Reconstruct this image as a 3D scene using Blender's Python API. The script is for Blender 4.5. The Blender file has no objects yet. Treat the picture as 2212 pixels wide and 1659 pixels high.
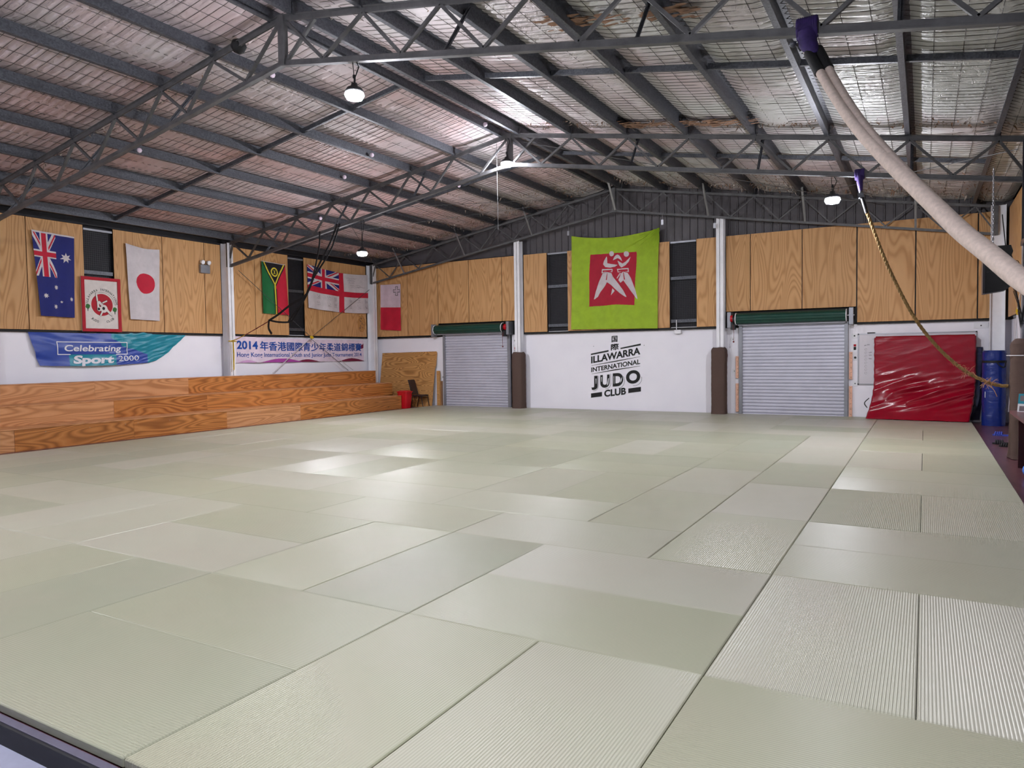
import bpy, bmesh, math, random
from mathutils import Vector, Matrix, noise
from math import sin, cos, pi, sqrt

# ------------------------------------------------------------------ camera, world, exposure
SC = bpy.context.scene
COL = SC.collection
F_PX, YAW, PITCH, ROLL = 1555.03, .52087, -.03991, -.01373
CAM = Vector((3.02217, -3.81018, 1.73449))
def make_camera():
    cy, sy, cp, sp = cos(YAW), sin(YAW), cos(PITCH), sin(PITCH)
    f = Vector((-sy*cp, cy*cp, sp)); r = Vector((cy, sy, 0)); u = r.cross(f)
    c, s = cos(ROLL), sin(ROLL)
    rr = c*r + s*u; uu = -s*r + c*u
    cam = bpy.data.cameras.new('camera'); o = bpy.data.objects.new('camera', cam); COL.objects.link(o)
    cam.sensor_fit = 'HORIZONTAL'; cam.sensor_width = 36; cam.lens = F_PX/2212*36
    cam.clip_start = .05; cam.clip_end = 200
    m = Matrix((rr, uu, -f)).transposed().to_4x4(); m.translation = CAM
    o.matrix_world = m
    SC.camera = o
make_camera()
W = bpy.data.worlds.new('world'); SC.world = W; W.use_nodes = True
W.node_tree.nodes['Background'].inputs[0].default_value = (.75, .8, 1, 1)
W.node_tree.nodes['Background'].inputs[1].default_value = 0
SC.view_settings.view_transform = 'Standard'; SC.view_settings.look = 'None'
SC.view_settings.gamma = 1; SC.view_settings.use_curve_mapping = False
SC.view_settings.exposure = 0.2
LAMP_STRENGTH = 1100.0
try:
    SC.cycles.use_denoising = True; SC.cycles.denoising_input_passes = 'RGB_ALBEDO'
    SC.cycles.max_bounces = 4; SC.cycles.diffuse_bounces = 3; SC.cycles.glossy_bounces = 2; SC.cycles.transmission_bounces = 2; SC.cycles.caustics_reflective = False; SC.cycles.caustics_refractive = False
    SC.cycles.use_adaptive_sampling = True; SC.cycles.adaptive_threshold = .06; SC.cycles.adaptive_min_samples = 20
    SC.cycles.sample_clamp_indirect = 6
except Exception: pass
RX = -5.1                                   # ridge line
def zc(x): return 6.66 - .167*abs(x-RX)     # centre of a top chord
def zp(x): return 6.70 - .167*abs(x-RX)     # underside of the purlins
TR = [3.8, 10.4, 16.65]                     # trusses
XL, XR, YB, YF = -14.9, 4.8, 17.05, -9.5

# ------------------------------------------------------------------ helpers
def lin(c):
    return tuple(((v/255)/12.92 if v/255 <= .04045 else ((v/255+.055)/1.055)**2.4) for v in c) + (1,)
def tag(o, label=None, cat=None, group=None, kind=None):
    if label: o['label'] = label
    if cat: o['category'] = cat
    if group: o['group'] = group
    if kind: o['kind'] = kind
    return o
def empty(name, loc=(0, 0, 0), label=None, cat=None, group=None, kind=None):
    o = bpy.data.objects.new(name, None); COL.objects.link(o); o.location = loc
    o.empty_display_size = .1
    return tag(o, label, cat, group, kind)
class MB:
    def __init__(s): s.v = []; s.f = []; s.m = []; s.sm = []
    def add(s, vs, fs, mi=0, smooth=False):
        b = len(s.v); s.v += [tuple(v) for v in vs]
        s.f += [tuple(i+b for i in f) for f in fs]; s.m += [mi]*len(fs); s.sm += [smooth]*len(fs); return s
    def box(s, a, b, mi=0):
        x0, y0, z0 = (min(a[i], b[i]) for i in range(3)); x1, y1, z1 = (max(a[i], b[i]) for i in range(3))
        return s.add([(x0,y0,z0),(x1,y0,z0),(x1,y1,z0),(x0,y1,z0),(x0,y0,z1),(x1,y0,z1),(x1,y1,z1),(x0,y1,z1)],
            [(0,3,2,1),(4,5,6,7),(0,1,5,4),(1,2,6,5),(2,3,7,6),(3,0,4,7)], mi)
    def bevbox(s, a, b, r=.008, mi=0):
        x0, y0, z0 = (min(a[i], b[i]) for i in range(3)); x1, y1, z1 = (max(a[i], b[i]) for i in range(3))
        vs = []
        for z, d in ((z0, r), (z0+r, 0), (z1-r, 0), (z1, r)):
            vs += [(x0+d,y0+r,z),(x0+r,y0+d,z),(x1-r,y0+d,z),(x1-d,y0+r,z),(x1-d,y1-r,z),(x1-r,y1-d,z),(x0+r,y1-d,z),(x0+d,y1-r,z)]
        fs = [tuple(range(7, -1, -1)), tuple(range(24, 32))]
        for k in range(3):
            for i in range(8): j = (i+1) % 8; fs.append((k*8+i, k*8+j, k*8+8+j, k*8+8+i))
        return s.add(vs, fs, mi)
    def bar(s, p, q, w=.04, h=None, mi=0, up=(0, 0, 1)):
        p, q = Vector(p), Vector(q); h = h or w; d = (q-p).normalized(); up = Vector(up)
        if abs(d.dot(up)) > .99: up = Vector((0, 1, 0))
        a = d.cross(up).normalized()*w/2; b = a.cross(d).normalized()*h/2
        return s.add([p-a-b, p+a-b, p+a+b, p-a+b, q-a-b, q+a-b, q+a+b, q-a+b],
            [(0,1,2,3),(7,6,5,4),(0,4,5,1),(1,5,6,2),(2,6,7,3),(3,7,4,0)], mi)
    def tube(s, pts, r=.01, n=8, mi=0, smooth=True, cap=True):
        pts = [Vector(p) for p in pts]; rs = r if isinstance(r, (list, tuple)) else [r]*len(pts)
        vs = []; t0 = (pts[1]-pts[0]).normalized()
        a = t0.orthogonal().normalized()
        for i, p in enumerate(pts):
            t = (pts[min(i+1, len(pts)-1)]-pts[max(i-1, 0)]).normalized()
            a = (a - t*a.dot(t)).normalized(); b = t.cross(a)
            for k in range(n): vs.append(p + (a*cos(2*pi*k/n) + b*sin(2*pi*k/n))*rs[i])
        fs = []
        for i in range(len(pts)-1):
            for k in range(n): j = (k+1) % n; fs.append((i*n+k, i*n+j, (i+1)*n+j, (i+1)*n+k))
        s.add(vs, fs, mi, smooth)
        if cap:
            s.add(vs[:n], [tuple(range(n-1, -1, -1))], mi); s.add(vs[-n:], [tuple(range(n))], mi)
        return s
    def cyl(s, p, q, r=.05, r2=None, n=24, mi=0, smooth=True): return s.tube([p, q], [r, r if r2 is None else r2], n, mi, smooth)
    def lathe(s, c, prof, n=24, mi=0):      # prof (r, z), axis z
        vs = [(c[0]+r*cos(2*pi*k/n), c[1]+r*sin(2*pi*k/n), c[2]+z) for r, z in prof for k in range(n)]
        fs = [(i*n+k, i*n+(k+1) % n, (i+1)*n+(k+1) % n, (i+1)*n+k) for i in range(len(prof)-1) for k in range(n)]
        return s.add(vs, fs, mi, True)
    def extr(s, poly, f0, f1, mi=0):        # poly of 2d points; f(a,b) -> 3d at either end
        n = len(poly); vs = [f0(*p) for p in poly] + [f1(*p) for p in poly]
        return s.add(vs, [tuple(range(n-1, -1, -1)), tuple(range(n, 2*n))] + [(i, (i+1) % n, n+(i+1) % n, n+i) for i in range(n)], mi)
    def strip(s, poly, f0, f1, mi=0):       # open profile
        n = len(poly); vs = [f0(*p) for p in poly] + [f1(*p) for p in poly]
        return s.add(vs, [(i, i+1, n+i+1, n+i) for i in range(n-1)], mi)
    def grid(s, nu, nv, fn, mat=None, smooth=True, mi=0):
        vs = [fn(i/nu, j/nv) for j in range(nv+1) for i in range(nu+1)]
        b = len(s.v); s.v += [tuple(v) for v in vs]
        for j in range(nv):
            for i in range(nu):
                a = b+j*(nu+1)+i; s.f.append((a, a+nu+1, a+nu+2, a+1))
                s.m.append(mat((i+.5)/nu, (j+.5)/nv) if mat else mi); s.sm.append(smooth)
        return s
    def build(s, name, mats, parent=None, recalc=False):
        me = bpy.data.meshes.new(name); me.from_pydata(s.v, [], s.f)
        for m in (mats if isinstance(mats, (list, tuple)) else [mats]): me.materials.append(m)
        me.polygons.foreach_set('material_index', s.m); me.polygons.foreach_set('use_smooth', s.sm)
        me.update()
        if recalc:
            bm = bmesh.new(); bm.from_mesh(me); bmesh.ops.recalc_face_normals(bm, faces=bm.faces); bm.to_mesh(me); bm.free()
        o = bpy.data.objects.new(name, me); COL.objects.link(o)
        if parent:
            o.parent = parent
            L = parent.location
            if parent.parent is None and L.length > 0: o.matrix_parent_inverse = Matrix.Translation(-L)
        return o
def origin_to(o, p):                        # moves a mesh object's origin, geometry stays
    p = Vector(p); o.data.transform(Matrix.Translation(-p)); o.location = p; return o
def copy_tree(o, parent=None):
    c = o.copy(); COL.objects.link(c); c.parent = parent
    for ch in o.children: copy_tree(ch, c)
    return c

# ------------------------------------------------------------------ materials
class N:
    def __init__(s, name, rough=.5, metal=0, col=(128,)*3, spec=None):
        s.m = bpy.data.materials.new(name); s.m.use_nodes = True; s.t = s.m.node_tree
        s.b = s.t.nodes['Principled BSDF']
        s.b.inputs['Base Color'].default_value = lin(col); s.b.inputs['Roughness'].default_value = rough
        s.b.inputs['Metallic'].default_value = metal
        if spec is not None: s.b.inputs['Specular IOR Level'].default_value = spec
    def n(s, kind, **kw):
        x = s.t.nodes.new(kind)
        for k, v in kw.items():
            if k in x.inputs: 
                if isinstance(v, bpy.types.NodeSocket): s.t.links.new(v, x.inputs[k])
                else: x.inputs[k].default_value = v
            else: setattr(x, k, v)
        return x
    def l(s, a, b): s.t.links.new(a, b)
    def coord(s, scale=(1, 1, 1), which='Object', rnd=0, loc=None):
        tc = s.n('ShaderNodeTexCoord'); mp = s.n('ShaderNodeMapping'); mp.inputs['Scale'].default_value = scale
        v = tc.outputs[which]
        if rnd:
            oi = s.n('ShaderNodeObjectInfo'); mu = s.n('ShaderNodeMath', operation='MULTIPLY'); s.l(oi.outputs['Random'], mu.inputs[0]); mu.inputs[1].default_value = rnd
            ad = s.n('ShaderNodeVectorMath', operation='ADD'); s.l(v, ad.inputs[0]); s.l(mu.outputs[0], ad.inputs[1]); v = ad.outputs[0]
        s.l(v, mp.inputs['Vector']); return mp.outputs[0]
    def noise(s, vec, scale=5, detail=2, rough=.5, dist=0):
        x = s.n('ShaderNodeTexNoise'); s.l(vec, x.inputs['Vector']); x.inputs['Scale'].default_value = scale
        x.inputs['Detail'].default_value = detail; x.inputs['Roughness'].default_value = rough; x.inputs['Distortion'].default_value = dist
        return x.outputs['Fac']
    def ramp(s, fac, stops, interp='LINEAR'):
        r = s.n('ShaderNodeValToRGB'); s.l(fac, r.inputs[0]); e = r.color_ramp.elements; r.color_ramp.interpolation = interp
        while len(e) < len(stops): e.new(.5)
        for i, (p, c) in enumerate(stops): e[i].position = p; e[i].color = lin(c)
        return r.outputs[0]
    def math(s, op, a, b=None):
        x = s.n('ShaderNodeMath', operation=op)
        for i, v in enumerate((a, b)):
            if v is None: continue
            if isinstance(v, (int, float)): x.inputs[i].default_value = v
            else: s.l(v, x.inputs[i])
        return x.outputs[0]
    def mix(s, fac, a, b, blend='MIX'):
        x = s.n('ShaderNodeMix', data_type='RGBA', blend_type=blend)
        for i, v in ((0, fac), (6, a), (7, b)):
            if isinstance(v, bpy.types.NodeSocket): s.l(v, x.inputs[i])
            elif i == 0: x.inputs[i].default_value = v
            else: x.inputs[i].default_value = lin(v)
        return x.outputs[2]
    def color(s, c): s.l(c, s.b.inputs['Base Color']); return s
    def bump(s, h, dist=.01, strength=1):
        x = s.n('ShaderNodeBump'); x.inputs['Distance'].default_value = dist; x.inputs['Strength'].default_value = strength
        s.l(h, x.inputs['Height']); s.l(x.outputs[0], s.b.inputs['Normal']); return s
def plain(name, col, rough=.6, metal=0, var=.06, scale=3, spec=None, bump=0):
    k = N(name, rough, metal, col, spec); v = k.coord(rnd=17.0)
    f = k.noise(v, scale, 4, .6)
    lo = tuple(c*(1-var) for c in col); hi = tuple(min(255, c*(1+var)) for c in col)
    k.color(k.ramp(f, [(.3, lo), (.7, hi)]))
    if bump: k.bump(k.noise(v, scale*12, 3), bump)
    return k.m
def ply_mat(name, light, mid, dark, scale, knots=True, rough=.5, freq=9.0, tone=0.0):
    k = N(name, rough, 0, mid, .3); v = k.coord(scale, rnd=31.0)
    f = k.noise(v, 1.0, .6, .4, .3)
    ring = k.math('FRACT', k.math('MULTIPLY', f, freq*2.2))
    ring = k.math('POWER', k.math('ABSOLUTE', k.math('SUBTRACT', ring, .5)), 1.6)
    v2 = k.coord(tuple(c*14 for c in scale), rnd=13.0)
    fine = k.noise(v2, 2.0, 4, .7)
    base = k.ramp(k.math('MULTIPLY', ring, 3.0), [(0, dark), (.35, mid), (1, light)])
    base = k.mix(k.math('MULTIPLY', fine, .22), base, tuple(c*.82 for c in mid))
    big = k.noise(k.coord((.5, .5, .5), rnd=77.0), 1.1, 2)
    base = k.mix(k.math('MULTIPLY', k.math('POWER', big, 2.0), .6), base, light)
    if knots:
        vo = k.n('ShaderNodeTexVoronoi', feature='F1'); k.l(k.coord(tuple(c*.9 for c in scale), rnd=5.0), vo.inputs['Vector']); vo.inputs['Scale'].default_value = 1.5
        kn = k.math('LESS_THAN', vo.outputs['Distance'], .045)
        base = k.mix(kn, base, tuple(c*.35 for c in dark))
    if tone:
        oi = k.n('ShaderNodeObjectInfo'); hs = k.n('ShaderNodeHueSaturation'); k.l(base, hs.inputs['Color'])
        hs.inputs['Hue'].default_value = .5
        k.l(k.math('ADD', 1-tone, k.math('MULTIPLY', oi.outputs['Random'], 2*tone)), hs.inputs['Value']); base = hs.outputs[0]
    k.color(base); return k.m
M = {}
M['ply'] = ply_mat('wall_plywood', (208,162,112), (202,155,105), (178,128,80), (2.6, 2.6, .42), False, .55, 7, .04)
M['ply_dark'] = ply_mat('bench_plywood_oiled', (198,134,76), (182,114,58), (136,78,38), (1.6, .5, 3.4), True, .35, 6, .08)
M['ply_pale'] = ply_mat('bench_plywood_pale', (210,154,108), (200,142,94), (170,112,70), (1.6, .45, 3.2), False, .4, 6, .05)
M['ply_lean'] = ply_mat('loose_plywood', (206,158,100), (194,142,84), (150,100,54), (.8, 2, 3.4), False, .6, 11)
M['timber'] = ply_mat('timber_offcut', (176,136,104), (160,118,86), (120,84,58), (8, 8, .8), False, .7, 5)
def steel():
    k = N('galvanised_steel', .5, .5, (92,96,104)); v = k.coord(rnd=9)
    vo = k.n('ShaderNodeTexVoronoi', feature='F1'); k.l(v, vo.inputs['Vector']); vo.inputs['Scale'].default_value = 45
    c = k.ramp(vo.outputs['Color'], [(0, (66,68,76)), (1, (104,108,116))]); c2 = k.mix(k.math('MULTIPLY', k.noise(v, 2, 4), .55), c, (66,65,68))
    k.color(c2); return k.m
M['steel'] = steel()
M['truss'] = plain('truss_grey_steel', (92,92,94), .55, .25, .12, 5)
M['white_steel'] = plain('white_painted_steel', (236,236,242), .45, 0, .03, 2)
def white_wall():
    k = N('white_wall_paint', .6, 0, (226,222,234)); v = k.coord()
    f = k.noise(v, .7, 4); g = k.noise(v, 9, 6, .7)
    c = k.ramp(f, [(.3, (236,234,244)), (.7, (244,242,250))]); c = k.mix(k.math('MULTIPLY', k.math('GREATER_THAN', g, .72), .35), c, (170,168,172))
    k.color(c); k.bump(k.noise(v, 30, 3), .002); return k.m
M['white'] = white_wall()
M['white_plain'] = plain('white_plastic', (230,230,236), .5, 0, .01)
M['cladding'] = plain('dark_grey_cladding', (84,80,84), .55, .1, .08, 1.5)
M['black'] = plain('black_gap', (14,13,15), .7, 0, .1)
M['black_plastic'] = plain('black_plastic', (10,10,13), .5, 0, .1)
M['black_web'] = plain('black_webbing', (9,10,14), .7, 0, .15, 30)
M['night'] = plain('unlit_cladding_behind_mesh', (22,22,28), .7, 0, .2, 3)
M['wire'] = plain('rusty_wire', (72,64,64), .6, .3, .2, 10)
M['wire_dark'] = plain('mesh_wire', (58,58,64), .5, .3, .1, 10)
def foil():
    k = N('roof_foil_insulation', .45, .15, (180,176,178)); v = k.coord()
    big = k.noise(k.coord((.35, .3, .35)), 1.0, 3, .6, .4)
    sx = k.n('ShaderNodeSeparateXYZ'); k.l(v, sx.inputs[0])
    g = k.math('ADD', k.math('MULTIPLY', sx.outputs['X'], -.022), .03)          # pink reflected tint painted into the foil colour, stronger on the left slope
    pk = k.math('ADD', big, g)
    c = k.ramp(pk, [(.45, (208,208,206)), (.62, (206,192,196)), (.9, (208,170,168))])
    st = k.noise(k.coord((.8, 9, 1)), 2.0, 4, .7)
    c = k.mix(k.math('MULTIPLY', st, .3), c, (186,182,186))
    k.color(c)
    w = k.noise(k.coord((1.2, 14, 1.2)), 1.6, 3, .65, .6); w2 = k.noise(v, 14, 2, .7, .8)
    k.bump(k.math('ADD', w, k.math('MULTIPLY', w2, .5)), .055, 1.0)
    k.l(k.math('ADD', .3, k.math('MULTIPLY', w2, .3)), k.b.inputs['Roughness']); return k.m
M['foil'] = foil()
M['foil_torn'] = plain('torn_foil_shreds', (158,146,136), .5, .3, .2, 14)
M['kraft'] = plain('torn_brown_paper', (132,100,80), .8, 0, .15, 8)
def tatami():
    k = N('tatami_vinyl', .3, 0, (178,180,158), .36)
    v = k.coord(); sx = k.n('ShaderNodeSeparateXYZ'); k.l(v, sx.inputs[0])
    vr = k.coord(rnd=23.0)
    rib = k.math('SINE', k.math('MULTIPLY', sx.outputs['Y'], 2*pi/.0166))
    oi = k.n('ShaderNodeObjectInfo')
    base = k.ramp(oi.outputs['Random'], [(0, (160,164,143)), (.35, (171,173,148)), (.7, (178,178,159)), (1, (186,185,170))])
    blotch = k.noise(vr, 1.3, 3)
    base = k.mix(k.math('MULTIPLY', k.math('POWER', blotch, 2.0), .45), base, (182,168,156))
    base = k.mix(k.math('MULTIPLY', k.math('SUBTRACT', 1.0, rib), .11), base, (108,108,88))
    h = k.math('MULTIPLY', rib, .5)
    k.color(base); k.bump(h, .0018, 1.0)
    k.l(k.math('ADD', .3, k.math('MULTIPLY', k.noise(vr, 3, 3), .1)), k.b.inputs['Roughness'])
    return k.m
M['tatami'] = tatami()
def floor_wood():
    k = N('dark_red_floor', .3, 0, (86,52,58)); v = k.coord((3, .35, 1))
    f = k.noise(v, 3, 4, .6, .4); k.color(k.ramp(f, [(.25, (70,42,50)), (.75, (104,66,72))])); return k.m
M['floor'] = floor_wood()
M['concrete'] = plain('grey_front_floor', (158,160,182), .55, 0, .04, 6)
M['rubber'] = plain('black_edge_rubber', (24,24,30), .6, 0, .1)
M['lip'] = plain('edge_board', (104,100,118), .5, 0, .06, 8)
M['door_grey'] = plain('roller_door_grey', (192,192,206), .42, .1, .03, 2)
M['door_green'] = plain('roller_door_green', (26,66,56), .3, .1, .06, 4)
M['guide'] = plain('door_guide_grey', (140,142,150), .4, .4, .05)
M['red_plastic'] = plain('red_plastic', (196,20,34), .3, 0, .05)
M['salmon'] = plain('pink_foam_strip', (226,176,152), .8, 0, .08, 12)
def vinyl(name, col, wr=.02, rough=.2):
    k = N(name, rough, 0, col, .5); v = k.coord((1, 1, 1))
    a = k.noise(k.coord((.5, 1, 1.9)), 2.4, 4, .55, 1.2); k.color(k.ramp(k.noise(v, 4, 3), [(.3, tuple(c*.92 for c in col)), (.7, col)]))
    k.bump(a, wr, .8); return k.m
M['red_vinyl'] = vinyl('red_vinyl', (148,4,34), .006, .24)
M['blue_vinyl'] = vinyl('blue_vinyl', (14,40,122), .03, .3)
M['navy_vinyl'] = vinyl('navy_vinyl', (14,22,64), .03, .35)
def fabric(name, col, sc=60):
    k = N(name, .9, 0, col, .1); v = k.coord(); w = k.noise(k.coord((6, 6, 60)), 1.5, 3)
    k.color(k.mix(k.math('MULTIPLY', w, .5), col, tuple(c*.7 for c in col))); k.bump(w, .01, .7); return k.m
M['brown_fabric'] = fabric('brown_column_fabric', (98,80,74))
M['purple'] = plain('purple_sling', (42,22,82), .8, 0, .15, 20)
M['hose'] = plain('cream_canvas_webbing', (214,196,186), .85, 0, .06, 30, bump=.004)
M['rope'] = plain('manila_rope', (128,100,58), .9, 0, .22, 30, bump=.004)
M['rope_fray'] = plain('frayed_rope_fibre', (188,140,104), .9, 0, .1)
M['cord_white'] = plain('white_cord', (206,200,206), .7, 0, .05)
M['yellow'] = plain('yellow_cord', (206,170,30), .7, 0, .1, 20)
M['redcord'] = plain('dark_red_cord', (110,26,34), .7, 0, .1, 20)
M['chair_fab'] = plain('dark_brown_vinyl', (52,34,32), .5, 0, .1)
M['chair_leg'] = plain('chair_frame_dark', (24,20,22), .35, .3, .05)
M['desk'] = plain('dark_mahogany', (54,22,26), .35, 0, .1, 6)
M['desk_top'] = plain('desk_top_brown', (96,66,68), .35, 0, .08, 6)
M['roller_blue'] = plain('blue_foam', (70,122,214), .6, 0, .05)
M['shoe_blue'] = plain('blue_rubber', (50,70,170), .5, 0, .05)
M['screen'] = plain('screen_dark', (28,30,42), .15, 0, .03)
M['screen_frame'] = plain('screen_frame', (50,50,58), .3, 0, .03)
M['whiteboard'] = plain('whiteboard_face', (218,214,222), .25, 0, .01)
M['alu'] = plain('aluminium', (160,160,166), .35, .7, .03)
def flag(name, col, rough=.75):
    return plain('cloth_'+name, col, rough, 0, .04, 5)
for nm, c in dict(f_white=(206,198,202), f_red=(192,20,52), f_blue=(24,32,112), f_green=(18,104,54), f_black=(16,16,24), f_yellow=(214,196,60),
        f_lime=(150,178,38), f_lred=(168,12,44), f_lwhite=(196,186,192), c_blue=(46,72,164), c_teal=(14,134,160), h_pale=(226,208,226), h_mag=(170,70,160),
        h_wine=(120,20,60), h_lil=(206,160,204), h_ink=(16,70,158), g_grey=(120,110,116), s_red=(172,14,38), s_white=(216,208,204), s_green=(50,108,48), ink=(14,14,18),
        c_text=(226,226,236), w_ink=(20,20,22), m_pink=(206,184,196)).items(): M[nm] = flag(nm, c)
M['c_blue'] = vinyl('banner_blue_satin', (46,74,168), .008, .4); M['c_teal'] = vinyl('banner_teal_satin', (12,138,162), .008, .4)
def emis(name, s):
    k = N(name, .5, 0, (255, 255, 255)); k.b.inputs['Emission Color'].default_value = (.93, .94, 1, 1); k.b.inputs['Emission Strength'].default_value = s; return k.m
M['lamp'] = emis('led_lens', LAMP_STRENGTH)

# ------------------------------------------------------------------ text
def text_mesh(body, bold=0.0, res=6):
    cu = bpy.data.curves.new('t', 'FONT'); cu.body = body; cu.offset = bold; cu.resolution_u = res
    o = bpy.data.objects.new('t', cu); COL.objects.link(o)
    bpy.context.view_layer.update(); dg = bpy.context.evaluated_depsgraph_get()
    me = bpy.data.meshes.new_from_object(o.evaluated_get(dg))
    vs = [(v.co.x, v.co.y) for v in me.vertices]; fs = [tuple(p.vertices) for p in me.polygons]
    bpy.data.objects.remove(o); bpy.data.curves.remove(cu); bpy.data.meshes.remove(me)
    x0 = min(v[0] for v in vs); x1 = max(v[0] for v in vs); y0 = min(v[1] for v in vs); y1 = max(v[1] for v in vs)
    return [((x-x0)/(x1-x0), (y-y0)/(y1-y0)) for x, y in vs], fs, (x1-x0)/(y1-y0)
def put_text(mb, body, fn, bold=0.0, mi=0, maxlen=None):
    if ord(body[0]) > 255 and bold:          # outline offset breaks these glyphs: thicken by overlaid strokes
        n = len(body)
        for dx, dy in ((0, 0), (bold/n, 0), (-bold/n, 0), (0, bold*.8), (0, -bold*.8)): put_text(mb, body, (lambda p, q, dx=dx, dy=dy: fn(p+dx, q+dy)), 0, mi, maxlen)
        return
    vs, fs, asp = text_mesh(body, bold)
    if maxlen is None: mb.add([fn(*v) for v in vs], fs, mi); return asp
    out = []; work = []
    for f in fs:
        for i in range(1, len(f)-1): work.append((vs[f[0]], vs[f[i]], vs[f[i+1]]))
    while work:
        t = work.pop(); P = [fn(*p) for p in t]
        L = [(P[0]-P[1]).length, (P[1]-P[2]).length, (P[2]-P[0]).length]; k = L.index(max(L))
        if L[k] <= maxlen: out.append(P); continue
        a, b, c_ = t[k], t[(k+1) % 3], t[(k+2) % 3]; m = ((a[0]+b[0])/2, (a[1]+b[1])/2)
        work += [(a, m, c_), (m, b, c_)]
    for P in out: mb.add(P, [(0, 1, 2)], mi)
    return asp
def affine(p0, ex, ey):
    p0, ex, ey = Vector(p0), Vector(ex), Vector(ey)
    return lambda a, b: p0 + ex*a + ey*b

# ------------------------------------------------------------------ setting
def struct(o, cat=None): o['kind'] = 'structure'; return o
def build_shell():
    struct(MB().box((XL, -2.02, -.14), (XR, YB, -.05)).build('floor', M['floor']))
    struct(MB().box((XL, YF, -.25), (XR, -2.06, -.15)).build('floor', M['concrete']))
    struct(MB().box((XL, -2.06, -.25), (XR, -2.022, -.0501)).build('trim_1', M['rubber']))
    struct(MB().box((-12.6, -2.045, -.052), (XR-.1, -2.005, -.045)).build('trim_2', M['lip']))
    # left wall: white panel below, cladding above
    m = MB().box((XL-.12, YF, -.25), (XL, YB, 2.42)); m.box((XL-.12, YF, 2.42), (XL-.04, YB, 5.4), 1)
    struct(m.build('wall_left', [M['white'], M['night']]))
    m = MB().box((XR, YF, -.25), (XR+.12, 15.7, 2.42)); m.box((XR, 16.0, -.25), (XR+.12, YB, 2.42)); m.box((XR+.04, 15.7, -.25), (XR+.12, 16.0, 2.42), 1); m.box((XR+.04, YF, 2.42), (XR+.12, YB, 5.4), 1)
    struct(m.build('wall_right', [M['white'], M['night']]))
    m = MB()
    for a, b in ((XL, -11.66), (-8.93, -1.52), (1.28, XR)): m.box((a, YB, -.25), (b, YB+.12, 2.42))
    prof = []; x = XL
    while x < XR+.2:
        prof += [(x, 0), (x+.17, 0), (x+.185, -.03), (x+.215, -.03)]; x += .23
    m.strip(prof, lambda a, b: (a, YB+.1+b, 2.42), lambda a, b: (a, YB+.1+b, 6.95-.167*abs(a-RX)), 1)
    m.box((XL, YB+.14, -.25), (XR, YB+.2, 7.0), 2)
    struct(m.build('wall_back', [M['white'], M['cladding'], M['black']]))
    m = MB().box((XL, YF-.12, -.25), (XR, YF, 2.5), 1); m.add([(XL, YF-.02, 2.5), (XR, YF-.02, 2.5), (XR, YF-.02, 5.3), (RX, YF-.02, 6.95), (XL, YF-.02, 5.3)], [(0, 4, 3, 2, 1)], 1)
    struct(m.build('wall_front', [M['white'], M['cladding']]))
build_shell()

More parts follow.
